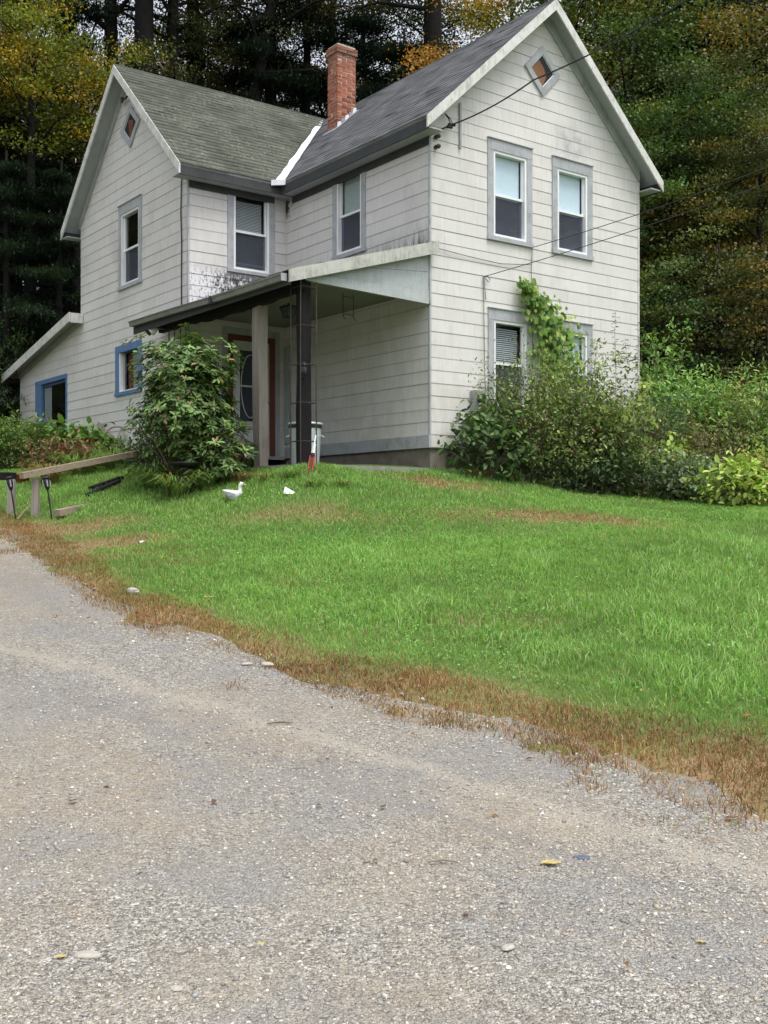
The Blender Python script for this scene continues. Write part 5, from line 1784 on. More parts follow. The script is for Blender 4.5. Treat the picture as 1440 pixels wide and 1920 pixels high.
# ------------------------------------------------------------------ the wood behind
def maple(seed, h, r_, ncl, per, lf, lo=.25, cone=False):
    r = np.random.default_rng(seed)
    tr = MB()
    rr = h * .016
    bx, by = r.normal() * .05 * h * .3, r.normal() * .05 * h * .3
    pts = [(bx * q * q, by * q * q, h * .95 * q - (0.6 if q == 0 else 0)) for q in np.linspace(0, 1, 8)]
    tr.tube(pts, [rr * (1.15 - q) + .012 for q in np.linspace(0, 1, 8)], 8)
    nb = 26
    lim_ = []
    for k in range(nb):
        q = lo * .8 + (0.97 - lo * .8) * (k + r.random()) / nb
        a = k * 2.4 + r.normal() * .3
        if cone:
            ln = r_ * (1.08 - q) * 1.15 + .2
            rise = -.18 * ln
        else:
            ln = r_ * (1 - ((q - .55) / .62) ** 2) * r.uniform(.75, 1.1)
            rise = ln * r.uniform(.05, .45)
        s0 = Vector((bx * q * q, by * q * q, h * .95 * q))
        e = s0 + Vector((math.cos(a) * ln, math.sin(a) * ln, rise))
        m_ = s0.lerp(e, .5) + Vector((0, 0, .10 * ln))
        rb = rr * (1.1 - q) * .42 + .008
        tr.tube([s0, m_, e], [rb, rb * .6, .006], 5, False)
        lim_.append((s0, m_, e, ln))
    trunk = tr.mesh('trunk', M['bark'], True)
    P = []
    idx = r.integers(nb, size=ncl)
    for k in range(ncl):
        s0, m_, e, ln = lim_[idx[k]]
        f = r.uniform(.25, 1.05)
        c = (s0.lerp(m_, f * 2) if f < .5 else m_.lerp(e, f * 2 - 1))
        P.append((c.x + r.normal() * ln * .15, c.y + r.normal() * ln * .15, c.z + r.normal() * (.22 if not cone else .08) - (.10 if cone else 0)))
    c = np.array(P)
    n = ncl * per
    cc = np.repeat(c, per, 0)
    sig = np.array([.38, .38, .085]) if not cone else np.array([.30, .30, .07])
    pos = cc + r.normal(size=(n, 3)) * sig * (r_ / 3.2) ** .4
    out = unit(pos * np.array([1, 1, .15]))
    if cone:
        ax = out + r.normal(size=(n, 3)) * .5 + np.array([0, 0, -.35])
        nr = np.array([0, 0, 1.]) + r.normal(size=(n, 3)) * .25
        L = lf * r.uniform(.6, 1.3, n)
        Wd = L * .16
    else:
        ax = out * .6 + r.normal(size=(n, 3)) * .7 + np.array([0, 0, -.45])
        nr = np.array([0, 0, 1.]) + r.normal(size=(n, 3)) * .5
        L = lf * r.uniform(.6, 1.25, n)
        Wd = L * r.uniform(.55, .85, n)
    col = np.ones((n, 3)) * r.uniform(.7, 1.3, (n, 1)) * np.repeat(r.uniform(.35, 1.45, (ncl, 1)), per, 0)
    tint = np.repeat(r.random((ncl, 1)), per, 0)
    if not cone:
        col = col * np.where(tint > .80, np.array([[1.7, 1.1, .7]]), np.array([[.92, 1.0, 1.0]]))
    v, f, cl = leaves(pos, ax, nr, L, Wd, col, .1, 'rhomb')
    return trunk, np_mesh('crown', v, f, M['leaf'], cl)


protos = {'A': maple(201, 12, 3.4, 115, 200, .095, .22), 'B': maple(202, 12, 3.0, 110, 200, .095, .35), 'C': maple(203, 14, 3.2, 130, 150, .10, .55),
          'H': maple(204, 14, 3.0, 430, 80, .21, .08, True), 'S': maple(205, 6, 2.0, 90, 120, .09, .12), 'Y': maple(207, 13, 2.9, 60, 170, .10, .84), 'T': maple(206, 25, 4.0, 170, 90, .11, .66)}


def tree(name, label, px_, d, kind, s, color, rot, group=None, dz=0.0, sx=1.0):
    x = (px_ - 720) / FPX * d
    t = thing(name, label, 'tree', (x, d, g1(x, d) - .2 + dz), rot, group)
    t.scale = (s * sx, s * sx, s)
    tr, cr = protos[kind]
    link('trunk', tr, t)
    o = link('crown', cr, t)
    o.color = (*color, 1)
    o['kind'] = 'stuff'
    return t


HEM, HEM2 = (.015, .028, .019), (.024, .045, .026)
YEL, YGR, OLV, ORG, TAN, DGR = (.25, .215, .035), (.17, .19, .03), (.07, .085, .028), (.23, .165, .045), (.20, .165, .075), (.035, .052, .02)
TR = [
    # left: hemlocks and a yellowing maple over the lean-to
    ('hemlock', 'dark hemlock at the far left behind the lean-to', 20, 31, 'H', 1.0, HEM2, 0.3), ('hemlock', 'dark hemlock right behind the wing gable', 130, 33, 'H', 1.05, HEM, 1.3),
    ('hemlock', 'blackish hemlock beyond the left edge of the lean-to', -60, 30, 'H', .95, HEM, 2.0), ('hemlock', 'dark hemlock between the gable and the left edge', 85, 36, 'H', .88, HEM, 2.7),
    ('maple_tree', 'yellow-green maple spreading over the upper left corner', 55, 28.5, 'Y', .92, (.175, .19, .028), 0.4), ('maple_tree', 'golden maple high at the left edge', -10, 29.5, 'Y', .96, (.19, .185, .028), 2.2), ('maple_tree', 'olive maple just left of the wing peak', 140, 30, 'Y', .88, (.16, .18, .028), 1.1),
    ('hemlock', 'young hemlock close behind the lean-to roof at the left edge', 12, 27.4, 'H', .60, HEM2, 1.7), ('hemlock', 'young hemlock filling the gap between lean-to and wing gable', 108, 28.2, 'H', .58, HEM2, .5), ('hemlock', 'young hemlock between the two left trunks', 62, 29.4, 'H', .68, HEM, 2.9),
    ('maple_sapling', 'small yellow-green sapling above the lean-to roof', 70, 29.5, 'S', .6, (.10, .11, .022), 1.0),
    # behind the wing ridge
    ('hemlock', 'dark hemlock behind the wing peak', 255, 37, 'H', .85, HEM, .9), ('maple_tree', 'dusky maple with forked trunk above the wing ridge', 325, 36, 'C', .95, OLV, 2.9), ('maple_tree', 'brownish maple above the middle of the wing ridge', 375, 39, 'C', .92, (.10, .075, .025), 1.9),
    ('hemlock', 'dark hemlock above the right half of the wing ridge', 480, 36, 'H', .95, HEM, 1.9), ('hemlock', 'dark hemlock just left of the chimney', 570, 38, 'H', 1.15, HEM, .2), ('hemlock', 'dark hemlock just right of the chimney', 690, 37, 'H', .95, HEM, 3.0),
    ('maple_tree', 'shadowed maple behind the chimney', 620, 42, 'C', 1.2, DGR, 2.2), ('maple_tree', 'yellow-tipped maple at the top above the wing ridge', 445, 41, 'C', 1.0, YGR, .6),
    # behind the main ridge
    ('hemlock', 'dark hemlock behind the main roof near the chimney', 765, 36, 'H', .88, HEM, 2.2), ('maple_tree', 'orange-yellow maple rising behind the main ridge', 880, 32, 'A', .96, ORG, .4), ('maple_tree', 'yellow maple behind the main gable peak', 960, 34, 'A', 1.12, YEL, 1.8), ('maple_tree', 'green maple right of the main gable peak', 1085, 31, 'A', 1.12, (.075, .125, .03), 2.4),
    # right side
    ('maple_tree', 'tall green-gold maple above the right roof slope', 1170, 30, 'A', 1.1, (.085, .125, .03), .9), ('maple_tree', 'green maple touching the right eave', 1255, 27, 'B', .80, (.075, .14, .035), 2.0), ('maple_tree', 'tan-leaved beech at the top right', 1340, 32, 'A', 1.25, (.12, .135, .045), 2.8),
    ('maple_tree', 'brown-gold beech at the right edge', 1450, 29, 'A', 1.0, (.115, .125, .04), .2), ('maple_tree', 'olive beech low at the right edge', 1420, 26, 'B', .72, (.12, .13, .04), 1.2), ('maple_tree', 'bronze beech beyond the right eave', 1330, 27.5, 'B', .85, (.085, .115, .034), 3.0),
    ('maple_sapling', 'orange-leaved sapling right of the eave', 1275, 28, 'S', 1.15, ORG, 1.4), ('maple_sapling', 'green sapling just right of the house wall', 1225, 24.5, 'S', .85, (.065, .115, .035), .5), ('maple_sapling', 'tawny sapling above the thicket', 1350, 25, 'S', .95, (.10, .115, .035), 2.5), ('maple_sapling', 'dull gold sapling above the thicket at far right', 1440, 24, 'S', .85, (.12, .125, .04), .9),
    ('maple_tree', 'shadowy maple behind the main ridge left of the orange one', 800, 40, 'C', 1.05, DGR, .7), ('hemlock', 'black hemlock in the right-hand wood', 1265, 33, 'H', 1.0, HEM, .4), ('hemlock', 'black hemlock between the beeches at far right', 1375, 31, 'H', .95, HEM, 1.9),
    ('hemlock', 'dark hemlock in the gap right of the house', 1310, 36, 'H', 1.1, HEM, 1.1), ('hemlock', 'dark hemlock behind the right-hand beeches', 1400, 38, 'H', 1.2, HEM, .1), ('hemlock', 'dark hemlock close behind the right wall', 1215, 38, 'H', 1.2, HEM, 2.0)]
for (nm, lb, px_, d, kd, s, colr, rot) in TR:
    tree(nm, lb, px_, d, kd, s, colr, rot)
# tall bare-stemmed trees whose trunks stand dark against the wood
for i, (px_, d, s, lb) in enumerate([(18, 34, 1.0, 'thick dark trunk at the top left corner'), (116, 36, .95, 'dark trunk over the left slope of the wing gable'), (212, 35, .9, 'dark trunk rising just left of the wing peak'), (268, 34, 1.05, 'thick dark trunk right of the wing peak'),
                                    (322, 35, .85, 'dark trunk over the wing ridge, second right of the peak'), (366, 37, .9, 'slim dark trunk over the wing ridge, third right of the peak'), (392, 36, .8, 'leaning dark trunk over the wing ridge, fourth right of the peak'), (505, 38, .8, 'faint dark trunk over the right half of the wing ridge'), (818, 36, .95, 'dark trunk against bright sky behind the main ridge')]):
    t = tree('tall_tree', lb, px_, d, 'T', s, (.05, .055, .022), i * 1.9)
    if 'leaning' in lb:
        t.rotation_euler = (0, R(9), 0)
k = 0
for d, sp, off in ((43, 90, 0), (50, 105, 45)):
    for px_ in range(-160 + off, 1640, sp):
        kind = 'H' if (k * 7) % 5 < 3 else 'C'
        s = (.64 if d < 45 else .60) + .22 * ((k * 37) % 10) / 10
        if px_ > 1150:
            s *= 1.6
        tree('background_tree', 'dim tree deep in the wood on the hillside behind the house', px_ + (k * 53) % 40 - 20, d + (k * 29) % 5 - 2, kind, s, [HEM, DGR, (.04, .045, .02)][k % 3], k * 1.7, 'dim trees deep in the wood')
        k += 1
# unseen wood round the clearing, added for reflections and to block low sky
for i, (x, y, kd, s) in enumerate([(-24, 34, 'H', 1.1), (-27, 28, 'A', 1.2), (-23, 24, 'B', 1.1), (-30, 22, 'H', 1.2), (-25, 17, 'A', 1.1), (-31, 14, 'B', 1.3), (-27, 9, 'A', 1.2), (-34, 30, 'H', 1.3), (-22, 41, 'H', 1.2), (-31, 38, 'A', 1.4),
                                   (-20, 30, 'H', 1.0), (-22, 32.5, 'H', .9), (-25, 33.5, 'H', 1.0), (-19, 34, 'H', 1.0), (-27, 36, 'H', 1.1), (-18, 28, 'B', .7),
                                   (-28, 2, 'A', 1.2), (-30, -6, 'H', 1.1), (-26, -13, 'A', 1.2), (-22, -21, 'B', 1.3), (-14, -26, 'A', 1.3), (-6, -29, 'H', 1.2), (2, -27, 'A', 1.3), (10, -30, 'B', 1.3), (17, -25, 'A', 1.2), (24, -20, 'H', 1.2), (28, -12, 'A', 1.3), (29, -3, 'B', 1.2), (27, 6, 'A', 1.2),
                                   (21, 36, 'A', 1.2), (23, 30, 'H', 1.1), (21, 25, 'B', 1.1), (26, 21, 'A', 1.2), (24, 15, 'B', 1.1)]):
    t = tree('unseen_tree', 'unseen tree beyond the picture edge, added to block low sky light', 720 + x / y * FPX, y, kd, s, [DGR, OLV, (.06, .07, .025)][i % 3], i * 2.1, 'unseen added trees round the clearing')

# ------------------------------------------------------------------ things about the yard
def on_ground(px_, py_, d):
    p = at(px_, py_, d)
    return (p.x, p.y, g1(p.x, p.y))


# galvanised trash can
x, y = hw(-2.02, .50)
can = thing('trash_can', 'galvanised steel trash can standing behind the dark corner post', 'trash can', (x, y, 2.30))
n = 48
vs, fs = [], []
prof = [(.195, 0.0), (.20, .01), (.205, .05), (.235, .56), (.240, .58)]
for r_, z in prof:
    for k in range(n):
        rr = r_ + (.006 if (k % 4 < 2) and .02 < z < .57 else 0)
        vs.append((rr * math.cos(2 * math.pi * k / n), rr * math.sin(2 * math.pi * k / n), z))
for i in range(len(prof) - 1):
    for k in range(n):
        fs.append((i * n + k, i * n + (k + 1) % n, (i + 1) * n + (k + 1) % n, (i + 1) * n + k))
fs.append(tuple(range(n)))
MB().add(vs, fs).build('body', M['galv'], can, True)
MB().lathe([(.243, .56), (.252, .565), (.252, .605), (.243, .61)], n=32).build('band', M['iron'], can, True)
MB().lathe([(.265, .612), (.268, .63), (.25, .645), (.10, .668), (.02, .67)], n=32).build('lid', M['galv'], can, True)
for s in (-1, 1):
    MB().tube([(s * .235, -.06, .46), (s * .285, -.05, .43), (s * .285, .05, .43), (s * .235, .06, .46)], .008, 6).build('handle', M['galv'], can)

# red and white tool leaning on the post
p0, p1 = at(580, 888, 15.15), at(592, 815, 15.35)
tl = thing('hand_tool', 'red and white long tool leaning against the foot of the corner post', 'tool', (p0.x, p0.y, g1(p0.x, p0.y)))
o0 = Vector(tl.location)
ax_ = (p1 - p0)
lo = Vector((0, 0, p0.z - o0.z - .02))
sdv = Vector((1, 0, 0))
m1 = lo + ax_ * .50
for s in (-1, 1):
    MB().tube([lo + sdv * s * .033, m1 + sdv * s * .028], .013, 6).build('red_rail', M['red'], tl)
MB().tube([lo + ax_ * .06, m1], .018, 6).build('core', M['brownleaf'], tl)
MB().box((-.045, -.02, 0), (.045, .02, .03)).build('foot', M['white'], tl, loc=lo)
MB().tube([m1 - ax_ * .02, m1 + ax_ * .05], .032, 8).build('collar', M['blackplastic'], tl)
MB().tube([m1 + ax_ * .05, lo + ax_ * .80], [.026, .022], 4).build('white_grip', M['white'], tl)
MB().tube([lo + ax_ * .80, lo + ax_ * 1.02], [.012, .010], 6).build('handle', M['white'], tl)

# goose ornament
gp = at(437, 941, 15.05)
gs = thing('goose_ornament', 'white plastic goose lawn ornament facing right', 'ornament', (gp.x, gp.y, g1(gp.x, gp.y) - .02))
vs, fs = [], []
N = 14
stn = [(-.155, .175, .004, .004), (-.13, .165, .022, .020), (-.09, .135, .052, .052), (-.04, .11, .075, .074), (.01, .10, .082, .080), (.055, .105, .070, .070), (.09, .125, .042, .052), (.11, .15, .026, .034)]
for (cx, cz, wy, wz) in stn:
    for k in range(N):
        a = 2 * math.pi * k / N
        vs.append((cx, math.cos(a) * wy, cz + math.sin(a) * wz))
for i in range(len(stn) - 1):
    for k in range(N):
        fs.append((i * N + k, i * N + (k + 1) % N, (i + 1) * N + (k + 1) % N, (i + 1) * N + k))
fs += [tuple(range(N)), tuple(range((len(stn) - 1) * N, len(stn) * N))]
M['goose'] = plain('goose_plastic', (0.60, 0.61, 0.62), 0.6, 0.28, 9)
MB().add(vs, fs).build('body', M['goose'], gs, True)
MB().tube([(.075, 0, .10), (.10, 0, .15), (.098, 0, .20), (.10, 0, .245), (.118, 0, .268), (.142, 0, .266)], [.045, .034, .024, .024, .032, .018], 10).build('neck', M['white'], gs, True)
MB().tube([(.150, 0, .262), (.172, 0, .245), (.185, 0, .222)], [.014, .011, .004], 6).build('beak', M['deadleaf'], gs, True)
for s in (-1, 1):
    MB().lathe([(.001, -.004), (.006, 0), (.001, .004)], (.135, s * .020, .274), 6).build('eye', M['blackplastic'], gs)
    MB().prism([(-.14, s * .035, .17), (-.05, s * .080, .15), (.05, s * .086, .12), (.03, s * .086, .09), (-.06, s * .080, .10)], (0, s * .008, 0)).build('wing', M['meter'], gs)

# white card, scrap
cp = at(541, 944, 14.6)
cd = MB().hexa([(-.07, -.03, .0), (.06, -.06, .0), (.09, -.02, .02), (-.05, .03, .10), (-.07, -.03, .004), (.06, -.06, .004), (.09, -.02, .024), (-.05, .03, .104)]).build('paper_card', M['white'])
cd.location = (cp.x, cp.y, g1(cp.x, cp.y) + .03)
cd.location.z -= .02
tag(cd, 'white card lying tilted on the grass right of the goose ornament', 'card')
cp = at(264, 1024, 13.06)
sc_ = MB().add([(-.06, 0, .03), (-.02, -.03, .045), (.0, .0, .03), (.05, -.02, .05), (.07, .02, .04), (.02, .03, .055), (-.03, .03, .04)], [(0, 1, 2, 6), (2, 3, 4, 5), (2, 5, 6)]).build('paper_scrap', M['white'])
sc_.location = (cp.x, cp.y, g1(cp.x, cp.y) + .01)
tag(sc_, 'small crumpled white scrap on the grass near the drive', 'scrap')

# birdbath
bp_ = on_ground(345, 905, 15.75)
bb = thing('birdbath', 'black birdbath half hidden in front of the rhododendron', 'birdbath', bp_)
MB().lathe([(.12, -.03), (.13, .03), (.06, .07), (.045, .20), (.06, .34), (.09, .37)], n=20).build('pedestal', M['blackplastic'], bb, True)
MB().lathe([(.08, .368), (.19, .40), (.235, .435), (.235, .448), (.20, .435), (.05, .40)], n=24).build('bowl', M['blackplastic'], bb, True)

# small yard sign
sp_ = on_ground(432, 890, 16.0)
ys_g = thing('yard_sign', 'small white and blue yard sign among the rhododendron leaves', 'sign', sp_)
MB().box((-.012, -.006, -.05), (.012, .006, .10)).build('stake', M['meter'], ys_g)
MB().prism([(-.07, -.008, .27), (.07, -.008, .27), (.07, -.008, .16), (.02, -.008, .07), (-.07, -.008, .13)], (0, .010, 0)).build('board', M['white'], ys_g)
MB().box((-.066, -.011, .19), (.066, -.009, .262)).build('blue_band', M['blueprint'], ys_g)

# wooden rail with posts
def beam(p, q, wx, wz, m, name, parent=None):
    p, q = Vector(p), Vector(q)
    t = (q - p).normalized()
    s = t.cross(Vector((0, 0, 1))).normalized() * wx / 2
    u = s.cross(t).normalized() * wz / 2
    vs = [p - s - u, p + s - u, p + s + u, p - s + u, q - s - u, q + s - u, q + s + u, q - s + u]
    return MB().add(vs, [(0, 1, 2, 3), (7, 6, 5, 4), (0, 4, 5, 1), (1, 5, 6, 2), (2, 6, 7, 3), (3, 7, 4, 0)]).build(name, m, parent)


ra, rb_ = at(40, 892, 14.9), at(296, 842, 17.4)
pg = on_ground(66, 962, 15.2)
fr_ = thing('wooden_rail', 'long sloping timber rail on a grey post left of the rhododendron', 'rail', pg)
og = Vector(pg)
beam(ra - og, rb_ - og, .085, .085, M['railwood'], 'rail', fr_)
hp = at(66, 897, 15.2).z - pg[2]
MB().hexa([(-.055, -.045, -.1), (.05, -.045, -.1), (.05, .045, -.1), (-.055, .045, -.1), (-.035, -.045, hp), (.052, -.045, hp), (.052, .045, hp), (-.035, .045, hp)]).build('post', M['greywood'], fr_)
far = at(285, 850, 17.3)
MB().box((far.x - og.x - .045, far.y - og.y - .045, g1(far.x, far.y) - og.z - .1), (far.x - og.x + .045, far.y - og.y + .045, far.z - og.z - .05)).build('post', M['greywood'], fr_)
bw_ = thing('wooden_rail', 'dark short rail end on a grey post at the left edge', 'rail', on_ground(21, 966, 15.3))
og = Vector(bw_.location)
a_, b_ = at(-60, 893, 15.6), at(26, 893, 15.3)
beam(a_ - og, b_ - og, .11, .11, M['darkwood'], 'rail', bw_)
MB().hexa([(-.06, -.045, -.1), (.04, -.045, -.1), (.04, .045, -.1), (-.06, .045, -.1), (-.03, -.045, .50), (.05, -.045, .50), (.05, .045, .50), (-.03, .045, .50)]).build('post', M['greywood'], bw_)


def torch(px0, py0, px1, py1, d, label):
    h = at(px0, py0, d)
    g = at(px1, py1, d)
    gzv = g1(g.x, g.y)
    t = thing('solar_torch', label, 'garden light', (g.x, g.y, gzv), 0, 'solar torches by the rail')
    top = h - Vector((g.x, g.y, gzv))
    q = top.normalized()
    MB().tube([Vector((0, 0, -.05)), top * .72], .011, 6).build('stake', M['blackplastic'], t)
    MB().tube([top * .70, top * .76, top * .90, top], [.014, .030, .045, .040], 10).build('cage', M['blackplastic'], t, True)
    MB().tube([top * 1.0, top * 1.02, top * 1.045], [.052, .052, .030], 10).build('cap', M['blackplastic'], t, True)
    for a in (0, 1, 2, 3):
        w_ = Vector((math.cos(a * 1.57 + .5), math.sin(a * 1.57 + .5), 0)) * .041
        MB().tube([top * .80 + w_, top * .95 + w_ * 1.15], .010, 5).build('lens', M['meter'], t)


torch(17, 897, 31, 975, 15.0, 'solar torch light leaning at the far left by the rail post')
torch(86, 897, 98, 973, 15.0, 'solar torch light standing just right of the rail post')

# fallen timbers beside the rail
tb = beam((0, 0, 0), Vector(at(186, 945, 15.8)) - Vector(at(106, 962, 14.95)), .12, .09, M['railwood'], 'landscape_timber')
p = at(106, 962, 14.95)
tb.location = (p.x, p.y, g1(p.x, p.y) + .09)
tag(tb, 'weathered landscape timber lying on the grass right of the torches', 'timber')
for i, (pa, da, pb, db, lb) in enumerate([((165, 940), 15.9, (222, 930), 16.6, 'dark rotten plank behind the landscape timber'), ((170, 932), 16.3, (228, 925), 16.9, 'second dark plank lying behind the landscape timber')]):
    a_, b_ = at(*pa, da), at(*pb, db)
    a_.z, b_.z = g1(a_.x, a_.y) + .05, g1(b_.x, b_.y) + .06
    o = beam((0, 0, 0), b_ - a_, .10, .05, M['darkwood'], 'old_plank')
    o.location = a_
    tag(o, lb, 'plank')
p, q = at(33, 972, 15.0), at(57, 945, 15.15)
o = MB().tube([(0, 0, 0), (q - p) * .5 + Vector((0, 0, .01)), q - p], [.014, .012, .008], 6).build('broken_stick', M['railwood'])
o.location = (p.x, p.y, g1(p.x, p.y) + .01)
tag(o, 'pale broken stick leaning between the two torches', 'stick')
p = on_ground(40, 915, 17.4)
pt = thing('planter', 'low terracotta planter behind the rail at left', 'planter', p)
MB().lathe([(.10, -.02), (.14, .12), (.155, .12), (.155, .15), (.135, .15), (.12, .10)], n=20).build('pot', M['terracotta'], pt, True)

# weathered wheel ornament and board against the wing
p = on_ground(218, 850, 21.4)
wo = thing('wheel_ornament', 'weathered grey wooden wheel leaning near the wing wall', 'ornament', (p[0], p[1], g1(p[0], p[1])))
R0 = .30
ring_ = [(R0 * math.cos(a) * .95, .10 * math.sin(a), .40 + R0 * math.sin(a)) for a in np.linspace(0, 2 * math.pi, 25)]
MB().tube(ring_, .022, 6, False).build('rim', M['greywood'], wo)
for k in range(6):
    a = k * math.pi / 3 + .2
    MB().tube([(0, 0, .40), (R0 * math.cos(a) * .93, .10 * math.sin(a), .40 + R0 * math.sin(a) * .98)], .014, 5).build('spoke', M['greywood'], wo)
MB().tube([(0, -.05, .40), (0, .05, .40)], .05, 8).build('hub', M['darkwood'], wo)
p = on_ground(188, 850, 22.0)
o = MB().prism([(-.16, 0, .0), (.16, 0, .0), (.17, 0, .40), (.06, 0, .72), (-.05, 0, .78), (-.15, 0, .45)], (0, .04, 0)).build('driftwood_board', M['greywood'])
o.location = (p[0], p[1], g1(p[0], p[1]) - .02)
tag(o, 'grey weathered board standing left of the wheel near the wing wall', 'board')

# lamps on the porch
def lantern(u, v, z, label, s=1.0):
    x, y = hw(u, v)
    t = thing('porch_lantern', label, 'lantern', (x, y, z), HROT)
    MB().tube([(0, 0, 0), (0, 0, -.05 * s)], .03 * s, 8).build('mount', M['iron'], t)
    MB().hexa([(-.06 * s, -.06 * s, -.22 * s), (.06 * s, -.06 * s, -.22 * s), (.06 * s, .06 * s, -.22 * s), (-.06 * s, .06 * s, -.22 * s),
               (-.10 * s, -.10 * s, -.075 * s), (.10 * s, -.10 * s, -.075 * s), (.10 * s, .10 * s, -.075 * s), (-.10 * s, .10 * s, -.075 * s)]).build('glass', M['screen'], t)
    MB().box((-.115 * s, -.115 * s, -.075 * s), (.115 * s, .115 * s, -.045 * s)).build('cap', M['iron'], t)
    for a, b in ((-1, -1), (1, -1), (1, 1), (-1, 1)):
        MB().tube([(a * .062 * s, b * .062 * s, -.22 * s), (a * .103 * s, b * .103 * s, -.07 * s)], .009 * s, 5).build('corner_bar', M['iron'], t)
    MB().box((-.068 * s, -.068 * s, -.232 * s), (.068 * s, .068 * s, -.218 * s)).build('base', M['iron'], t)


lantern(-1.72, 1.45, 4.935, 'black glass lantern hanging under the porch ceiling')
hk = MB().tube([(0, 0, 0), (0, 0, .18)], .008, 6)
x, y = hw(-2.38, .0)
pl_ = thing('post_lamp', 'small black lamp fixed to the dark corner post', 'lamp', (x, y, 3.62), HROT)
MB().tube([(.0, .06, -.06), (0, 0, -.05), (0, -.02, .0)], .012, 6).build('arm', M['iron'], pl_)
MB().lathe([(.02, -.02), (.045, 0), (.048, .10), (.02, .11)], (0, -.03, 0), 10).build('glass', M['screen'], pl_, True)
MB().lathe([(.065, .10), (.06, .12), (.02, .145), (.008, .17)], (0, -.03, 0), 10).build('cap', M['blackplastic'], pl_, True)
for k in range(6):
    a = k * 1.047
    MB().tube([(math.cos(a) * .046, -.03 + math.sin(a) * .046, 0), (math.cos(a) * .05, -.03 + math.sin(a) * .05, .10)], .005, 4).build('cage_bar', M['blackplastic'], pl_)

# floodlight at the far porch corner
x, y = hw(-2.50, 4.55)
fl = thing('floodlight', 'twin-headed security floodlight at the far end of the porch beam', 'floodlight', (x, y, 4.90), HROT)
fl.scale = (1.3, 1.3, 1.3)
MB().box((-.04, -.08, -.03), (.10, .02, .03)).build('bracket', M['iron'], fl)
MB().tube([(-.02, .02, 0), (-.05, .06, -.02), (-.09, .10, -.06)], [.03, .045, .062], 12).build('lamp_head', M['white'], fl, True)
MB().tube([(-.03, .10, 0), (-.06, .15, -.01), (-.10, .20, -.05)], [.028, .045, .062], 12).build('lamp_head', M['iron'], fl, True)

# wire plant hanger under the porch ceiling
x, y = hw(-.95, .9)
wh = thing('wire_hanger', 'empty wire plant hanger hooked under the porch ceiling', 'hanger', (x, y, 5.10), HROT)
for s in (-.10, .10):
    MB().tube([(s, 0, 0), (s, 0, -.36), (s + .02, 0, -.40), (s + .05, 0, -.42)], .006, 5).build('hook_wire', M['iron'], wh)
for z in (-.06, -.34):
    MB().tube([(-.10, 0, z), (.10, 0, z)], .005, 5).build('cross_wire', M['iron'], wh)

# electric fittings on the front gable
def gable_obj(u, z, n_=0.02):
    x, y = hw(u, -n_)
    return (x, y, z)


for z, lb in ((7.56, 'upper of two brown knob insulators by the wall corner'), (7.40, 'lower of two brown knob insulators by the wall corner')):
    t = thing('knob_insulator', lb, 'insulator', gable_obj(.10, z), HROT, 'knob insulators')
    MB().tube([(0, .0, 0), (0, -.03, 0), (0, -.05, 0), (0, -.075, 0), (0, -.10, 0)], [.035, .035, .022, .04, .03], 10).build('knob', M['porcelain'], t, True)
sh_ = thing('service_head', 'cluster of cable clamps and loops at the front gable corner', 'cable clamp', gable_obj(.28, 7.75), HROT)
MB().tube([(-.20, -.02, -.13), (-.10, -.08, -.06), (0, -.12, 0), (.06, -.13, .02)], .014, 6).build('clamp_arm', M['rust'], sh_)
for dx_, dz_ in ((0, -.03), (.06, .02), (.02, .01)):
    MB().tube([(dx_ - .04, -.13, dz_), (dx_ + .05, -.13, dz_ + .01)], .026, 8).build('connector', M['blackplastic'], sh_)
for q in (0, .03, .07):
    MB().tube([(-.02 + q * .3, -.03, .22), (-.0 + q * .7, -.10, .12), (.02 + q, -.12, .03)], .006, 5).build('loop_wire', M['cable'], sh_)
mt = thing('meter_box', 'grey electric meter box on the front wall above the dark shrub', 'meter box', gable_obj(.95, 3.42), HROT)
MB().box((-.12, -.12, -.18), (.12, 0, .16)).build('box', M['meter'], mt)
MB().tube([(0, -.12, .03), (0, -.18, .03)], [.085, .075], 16).build('dial_glass', M['screen'], mt)


def wire(name, label, pts, r_, sag_=0.0, n_=16):
    a = [Vector(p) for p in pts]
    out = []
    for i in range(len(a) - 1):
        for k in range(n_):
            f = k / n_
            p = a[i].lerp(a[i + 1], f)
            p.z -= sag_ * 4 * f * (1 - f)
            out.append(p)
    out.append(a[-1])
    o0 = Vector(a[0])
    o = MB().tube([p - o0 for p in out], r_, 6).build(name, M['cable'])
    o.location = o0
    return tag(o, label, 'cable')


